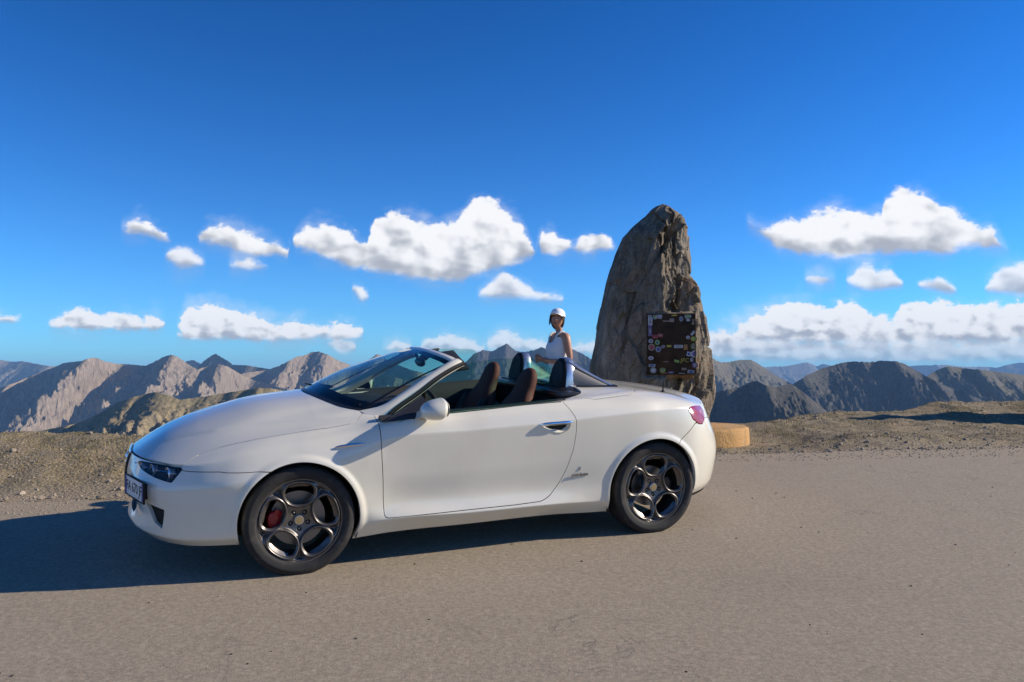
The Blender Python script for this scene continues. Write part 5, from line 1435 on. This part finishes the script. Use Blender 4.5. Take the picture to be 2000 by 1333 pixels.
while len(pts) < 8200:
    x = rng.uniform(-7.5, 11.5); y = rng.uniform(6.3, 17.5)
    e = y-asphalt_y(x)
    if e < -.5 or y > crest_y(x)+.5: continue
    dens = np.exp(-max(e-.1, 0)/.45)*.8+.10+.22*(pnoise(x*.8, y*.8, 3.)+.2)
    if rng.random() > dens: continue
    if abs(x-PLX) < 1.0 and abs(y-SD) < 1.0 and np.hypot(x-PLX, y-SD) < .97: continue
    pts.append((x, y, 0)); sz.append(min(.030, .006+.007*rng.pareto(2.8)) if e > 0 else .004+.006*rng.random())
P = np.array(pts); z = near_z(P[:, 0], P[:, 1]); e = P[:, 1]-asphalt_y(P[:, 0])
P[:, 2] = np.where(e < .12, np.maximum(z, plane_z(P[:, 0], P[:, 1])+.012), z)
scatter('gravel', P, sz, m_gravel, pro, 'loose gravel along the edge of the asphalt and over the turf')
m_chip = material('dark_chip', (.06, .047, .036), .9)
pts, sz = [], []
for px, py in ((1560, 1028), (1692, 880), (1512, 962), (1528, 970), (1466, 972), (1435, 958), (1574, 1214), (1878, 965), (1932, 951), (1928, 968), (1858, 1061), (1350, 1032), (1434, 1049), (1594, 1037), (1790, 1232), (1335, 1303), (840, 1204), (460, 1270), (492, 1288), (300, 1172), (603, 1153), (14, 1306), (40, 1311), (812, 1098), (1000, 1060), (1135, 1093), (1696, 910), (1770, 1140), (1960, 1100), (700, 1240)):
    d = np.array([(px-1000)/1600, 1, (735-py)/1600]); k = (CAR_P.z+.012-EYE+ (NRM[0]*CAR_P.x+NRM[1]*CAR_P.y)/NRM[2])/(d[2]+(NRM[0]*d[0]+NRM[1]*d[1])/NRM[2])
    x, y = d[0]*k, d[1]*k
    pts.append((x, y, plane_z(x, y)+.012)); sz.append(rng.uniform(.005, .009))
for k in range(260):
    x = rng.uniform(-5, 7); y = rng.uniform(2.6, 9.2)
    if y > asphalt_y(x): continue
    pts.append((x, y, plane_z(x, y)+.012)); sz.append(rng.uniform(.0015, .0045))
scatter('grit', pts, sz, m_chip, pro, 'small dark grit scattered over the asphalt')
# short alpine turf: tufts of blades over the bank
m_turf = material('dry_turf', rough=.9, spec=.15)
t = NT(m_turf); a = t.noise(1.3, 4, .6); b = t.noise(14, 3, .6)
t.base(t.mix(.5, t.ramp(a, [(.3, (.14, .125, .045)), (.5, (.26, .205, .095)), (.72, (.40, .31, .17))]), t.ramp(b, [(.3, (.14, .13, .045)), (.7, (.40, .32, .17))])))
nb_ = 36000
x = rng.uniform(-7.5, 11.5, nb_*4); y = rng.uniform(6.6, 17.8, nb_*4); e = y-asphalt_y(x)
pr = sstep(.3, 1.1, e)*sstep(-.35, .45, fbm(x*.9, y*.9, 4., 3)+.25*fbm(x*4, y*4, 2., 2))*(y < crest_y(x)+.4)*(np.hypot(x-PLX, y-SD) > .99)
k = rng.random(nb_*4) < pr; x, y = x[k][:nb_], y[k][:nb_]
cl = rng.normal(0, .02, (2, len(x))); z = near_z(x, y)
hgt = rng.uniform(.008, .024, len(x))*(.6+.8*np.clip(fbm(x*1.1, y*1.1, 6., 2)+.5, 0, 1)); an = rng.uniform(0, 2*pi, len(x)); wd = rng.uniform(.003, .008, len(x)); ln = rng.uniform(-.6, .6, (2, len(x)))*hgt
b0 = np.stack([x-np.cos(an)*wd, y-np.sin(an)*wd, z-.004], 1); b1 = np.stack([x+np.cos(an)*wd, y+np.sin(an)*wd, z-.004], 1); tp_ = np.stack([x+ln[0], y+ln[1], z+hgt], 1)
V = np.stack([b0, b1, tp_], 1).reshape(-1, 3)
turf = mesh_tri('turf', V, np.arange(len(V)).reshape(-1, 3), None, m_turf)
tag(turf, 'short dry turf growing over the stony bank', kind='stuff')
# unseen rock added beyond the right edge to throw a shadow into view
for (bx_, by_, r, sq, sd) in ((9.8, 13.35, 1.0, (1.15, .62, 1.35), 4.0),):
    V, F = rock_vf(r, sd, 4, sq)
    b = mesh('shadow_boulder', V, F, m_stone, None, 40)
    b.location = (bx_, by_, float(near_z(bx_, by_))+.35)
    tag(b, 'rock added out of view at the right to cast a shadow on the turf', 'shadow_boulder')

# ---------------------------------------------------------------- woman behind the car
m_skin = material('tanned_skin', (.30, .125, .070), .5)
t = NT(m_skin); t.base(t.mix(t.noise(18, 4), (.40, .185, .105), (.47, .23, .135))); m_skin.node_tree.nodes['Principled BSDF'].inputs['Subsurface Weight'].default_value = .05
m_cloth = material('white_cotton', (.70, .70, .70), .85)
t = NT(m_cloth); t.bump(t.noise(45, 4, .6), .35, .006)
m_cap = material('white_cap', (.80, .80, .79), .8)
m_hair = material('dark_hair', (.030, .017, .012), .5)
t = NT(m_hair); t.base(t.mix(t.noise(60, 3, stretch=(1, 1, .1)), (.018, .011, .008), (.055, .032, .022)))
m_shoe = material('white_shoe', (.6, .6, .6), .6)
m_eye = material('eye_white', (.6, .58, .55), .3); m_iris = material('dark_iris', (.02, .012, .008), .2); m_lip = material('lips', (.32, .085, .065), .45)
def skin_mesh(name, verts, edges, radii, root, sub=2):
    me = bpy.data.meshes.new(name); me.from_pydata(verts, edges, []); o = bpy.data.objects.new(name, me); COL.objects.link(o)
    sk = o.modifiers.new('skin', 'SKIN'); sk.branch_smoothing = .6; sk.use_smooth_shade = True
    for i, r in enumerate(radii):
        d = me.skin_vertices[0].data[i]; d.radius = r if isinstance(r, tuple) else (r, r); d.use_root = (i == root)
    ss = o.modifiers.new('sub', 'SUBSURF'); ss.levels = sub; ss.render_levels = sub
    bpy.context.view_layer.update()
    m2 = bpy.data.meshes.new_from_object(o.evaluated_get(bpy.context.evaluated_depsgraph_get()))
    bpy.data.objects.remove(o)
    return m2
WX, WY = (1092-1000)/1600*9.95, 9.95
woman = empty('person', (WX, WY, 0)); 
WZ = EYE+(735-601)/1600*9.95-1.735                     # height of her soles, from the top of the cap
woman.location.z = WZ
woman.rotation_euler = (0, 0, radians(28))             # local -X is the way her body faces, turned towards the camera
tag(woman, 'woman in white top and white cap standing behind the car', 'person')
# skeleton, metres; -X forward, -Y her left (towards the camera)
sk = {}
def J_(n, p, r): sk[n] = (p, r)
J_('pelvis', (0, 0, .93), (.125, .155)); J_('waist', (-.01, 0, 1.06), (.098, .125)); J_('ribs', (-.012, 0, 1.18), (.108, .138)); J_('chest', (-.012, 0, 1.29), (.105, .150)); J_('collar', (.0, 0, 1.38), (.07, .105)); J_('neck', (.0, 0, 1.435), .050); J_('throat', (-.008, 0, 1.49), .049); J_('skull', (-.014, 0, 1.535), .055)
for s, q in ((-1, 'l'), (1, 'r')):
    J_('sh'+q, (.0, s*.163, 1.378), .060); J_('hip'+q, (0, s*.085, .87), .098); J_('knee'+q, (-.015, s*.095, .49), .060); J_('calf'+q, (.015, s*.098, .36), .058); J_('ankle'+q, (.02, s*.10, .085), .037); J_('toe'+q, (-.15, s*.11, .035), .033)
    J_('up'+q, (.008, s*.190, 1.26), .047)
J_('ell', (.035, -.205, 1.085), .042); J_('fal', (-.06, -.17, 1.062), .038); J_('wrl', (-.20, -.075, 1.075), .026); J_('pal', (-.265, -.035, 1.090), (.018, .034))
J_('elr', (.03, .195, 1.09), .040); J_('far', (-.06, .165, 1.075), .038); J_('wrr', (-.205, .07, 1.10), .026); J_('par', (-.268, .035, 1.118), (.018, .034))
names = list(sk); ix = {n: i for i, n in enumerate(names)}
E_ = [('pelvis', 'waist'), ('waist', 'ribs'), ('ribs', 'chest'), ('chest', 'collar'), ('collar', 'neck'), ('neck', 'throat'), ('throat', 'skull')]
for q in 'lr': E_ += [('collar', 'sh'+q), ('sh'+q, 'up'+q), ('up'+q, 'el'+q), ('el'+q, 'fa'+q), ('fa'+q, 'wr'+q), ('wr'+q, 'pa'+q), ('pelvis', 'hip'+q), ('hip'+q, 'knee'+q), ('knee'+q, 'calf'+q), ('calf'+q, 'ankle'+q), ('ankle'+q, 'toe'+q)]
body_me = skin_mesh('body', [sk[n][0] for n in names], [(ix[a], ix[b]) for a, b in E_], [sk[n][1] for n in names], ix['pelvis'])
# head with a face: looks at the camera, so it is turned against the body
def head():
    V, F = ellipsoid((0, 0, 0), (1, 1, 1), 40, 28)
    out = []
    for x, y, z in V:                                   # local: -X face, Z up; metres
        X_, Y_, Z_ = .094*x, .074*y, .112*z
        if z < 0:
            k = -z; Y_ *= 1-.30*k**1.6; X_ = X_*(1-.18*k) - .010*k
        if x < -.2:
            f = min(1, (-x-.2)/.5)
            X_ += -.020*exp_((y/.16)**2+((z+.12)/.22)**2)*f          # nose
            X_ += -.006*exp_((y/.30)**2+((z+.52)/.12)**2)*f          # lips
            X_ += -.010*exp_((y/.30)**2+((z+.90)/.18)**2)*f          # chin
            X_ += .010*(exp_(((y-.42)/.20)**2+((z-.06)/.13)**2)+exp_(((y+.42)/.20)**2+((z-.06)/.13)**2))*f
            X_ += -.004*exp_(((z-.24)/.10)**2)*f*(1-abs(y))
        out.append((X_, Y_, Z_))
    return out, F
def exp_(q): return math.exp(-q)
HM = Matrix.Translation((-.022, 0, 1.585)) @ Matrix.Rotation(radians(44), 4, 'Z') @ Matrix.Rotation(radians(4), 4, 'Y')
bm = bmesh.new(); bm.from_mesh(body_me)
def add_vf(bm, vf):
    vs = [bm.verts.new(v) for v in vf[0]]
    for f in vf[1]:
        if len(set(f)) < 3: continue
        try: bm.faces.new([vs[i] for i in f]).smooth = True
        except ValueError: pass
add_vf(bm, xform(head(), HM))
for s in (-1, 1): add_vf(bm, xform(ellipsoid((.008, s*.073, -.012), (.016, .008, .030), 12, 8), HM))
# hands: fingers curled round each other in front of her
for q, s in (('l', -1), ('r', 1)):
    p = Vector(sk['pa'+q][0])
    for k in range(4):
        o = Vector((-.022, -s*(-.014+.0095*k*1.0)*.3, .024-.016*k))
        a = p+o; L = (.030, .034, .032, .026)[k]
        P_ = [p+o*.4, a+Vector((-.018, 0, 0)), a+Vector((-.018-L*.55, -s*.016, -.006)), a+Vector((-.016-L*.55, -s*.036, -.016)), a+Vector((-.004-L*.3, -s*.046, -.020))]
        add_vf(bm, tube(P_, [.009, .0088, .0082, .0076, .006], 8))
    T_ = [p+Vector((.012, 0, .018)), p+Vector((-.012, -s*.012, .034)), p+Vector((-.034, -s*.022, .036)), p+Vector((-.050, -s*.026, .030))]
    add_vf(bm, tube(T_, [.011, .0105, .0095, .007], 8))
bm.to_mesh(body_me); bm.free()
body_me.polygons.foreach_set('use_smooth', [True]*len(body_me.polygons))
pbody = link('body', body_me, m_skin, woman)
for s in (-1, 1):
    ey = mesh('eye', *xform(ellipsoid((-.0795, s*.030, .006), (.010, .0115, .0055), 12, 8), HM), m_eye, woman, 180)
    mesh('iris', *xform(ellipsoid((-.0885, s*.030, .006), (.003, .0048, .0048), 10, 6), HM), m_iris, ey, 180)
    mesh('eyebrow', *xform(tube([(-.088, s*.014, .024), (-.087, s*.030, .029), (-.078, s*.044, .024)], .003, 6), HM), m_hair, woman)
mesh('lips', *xform(ellipsoid((-.0985, 0, -.056), (.006, .021, .0075), 14, 8), HM), m_lip, woman, 180)
# hair: bob to the nape, open at the face
V, F = ellipsoid((0, 0, 0), (1, 1, 1), 40, 30)
V2 = []
for x, y, z in V:
    X_, Y_, Z_ = .104*x+.010, .088*y, .120*z+.006
    if z < 0: Z_ = -.135*(-z)**.8+.006; Y_ *= 1-.12*(-z); X_ += .012*(-z)
    if x < -.10: X_ = -.10*.104+.010 + (x+.10)*.012
    w = .003*sin(34*atan2(y, x))
    V2.append((X_+w*.5, Y_+w, Z_))
mesh('hair', *xform((V2, F), HM), m_hair, woman, 180)
for s in (-1, 1):
    for k in range(3):
        mesh('hair_strand', *xform(tube(smooth_path([(-.030-.012*k, s*.076, .04), (-.045-.008*k, s*(.080+.003*k), -.03), (-.040-.010*k, s*(.076+.006*k), -.055-.012*k)], 8), [.008, .008, .007, .007, .006, .005, .004, .001], 6), HM), m_hair, woman)
# cap with its peak
V, F = [], []
prof = [(1.0, -.10), (1.0, .10), (.97, .35), (.86, .62), (.66, .83), (.36, .96), (.0001, 1.0)]
for r, h in prof:
    for i in range(36):
        a = 2*pi*i/36; V.append((.112*r*cos(a)+.004, .092*r*sin(a), .030+.098*h))
for k in range(len(prof)-1):
    for i in range(36): F.append((k*36+i, k*36+(i+1) % 36, (k+1)*36+(i+1) % 36, (k+1)*36+i))
CM = HM @ Matrix.Translation((.006, 0, .014)) @ Matrix.Rotation(radians(9), 4, 'Y')
capo = mesh('cap', *xform((V, F), CM), m_cap, woman, 60)
rings = []
for a in np.linspace(-1.05, 1.05, 15):
    ci, si = cos(a), sin(a); ext = .088*max(cos(a*1.42), 0)**.6
    p0 = (-.108*ci+.004, .090*si, .030); p1 = (-(.112+ext)*ci+.004, (.092+ext*.15)*si, .010-.012*si*si+.0)
    rings.append([p0, (p1[0], p1[1], p1[2]+.004), p1, (p0[0], p0[1], p0[2]-.006)])
mesh('peak', *xform(loft(rings), CM), m_cap, capo, 60)
mesh('button', *xform(ellipsoid((.004, 0, .130), (.008, .008, .005), 10, 6), CM), m_cap, capo)
# clothes: a strappy white top with a V neck and a white skirt, lofted round the body
def ring_at(z, rx, ry, cx=0, n=40, cut_=None):
    return [(cx-rx*cos(2*pi*k/n), ry*sin(2*pi*k/n), z if cut_ is None else cut_(2*pi*k/n, z)) for k in range(n)]
vneck = lambda a, z: z-.075*exp_((min(a, 2*pi-a)/.42)**2)-.05*exp_(((abs(a-pi))/.8)**2)-.03*(exp_(((a-pi/2)/.30)**2)+exp_(((a-3*pi/2)/.30)**2))
bust = lambda a: 1+.20*(exp_(((a-.48)/.34)**2)+exp_(((2*pi-a-.48)/.34)**2))
rings = []
for z, rx, ry, b in ((.99, .128, .160, 0), (1.05, .110, .138, 0), (1.10, .112, .138, .1), (1.16, .118, .146, .5), (1.215, .124, .152, 1.0), (1.26, .124, .154, .85), (1.30, .116, .152, .4)):
    rings.append([(-.012-rx*cos(a)*(1+(bust(a)-1)*b*1.25), ry*sin(a)*(1+(bust(a)-1)*b*.25), z) for a in [2*pi*k/40 for k in range(40)]])
rings.append([(-.010-.108*cos(a), .145*sin(a), vneck(a, 1.365)) for a in [2*pi*k/40 for k in range(40)]])
mesh('top', *loft(rings, False), m_cloth, woman, 180)
for s in (-1, 1):
    mesh('strap', *tube(smooth_path([(-.102, s*.066, 1.330), (-.075, s*.085, 1.395), (-.02, s*.098, 1.432), (.05, s*.088, 1.40), (.085, s*.075, 1.32)], 14), [.011]*14, 8), m_cloth, woman)
rings = []
for z, rx, ry in ((1.04, .112, .140), (.98, .132, .166), (.90, .146, .188), (.78, .158, .200), (.62, .176, .216), (.50, .190, .230)):
    rings.append([(-.004-rx*cos(a)*(1+.03*sin(9*a)*(1.04-z)), ry*sin(a)*(1+.03*sin(9*a+1)*(1.04-z)), z) for a in [2*pi*k/60 for k in range(60)]])
mesh('skirt', *loft(rings, False), m_cloth, woman, 180)
for q, s in (('l', -1), ('r', 1)):
    sh = [[(-.03+.075*cos(a)-.03, s*.105+.043*sin(a)*(1-.2*cos(a)), z) for a in np.linspace(0, 2*pi, 18, endpoint=False)] for z in (.0, .028)]
    up = [[(-.03+.060*cos(a)*(1 if cos(a) > 0 else 1.1)-.035, s*.105+.036*sin(a), .062+.02*cos(a)) for a in np.linspace(0, 2*pi, 18, endpoint=False)]]
    sh = [[(x*1.45+.02, y, z) for x, y, z in r_] for r_ in sh]; up = [[(x*1.3+.02, y, z) for x, y, z in r_] for r_ in up]
    mesh('shoe', *loft(sh+up), m_shoe, woman, 40)
woman.location.z = float(near_z(WX, WY))-.004; woman.scale = ((EYE+(735-601)/1600*WY-woman.location.z)/1.735,)*3
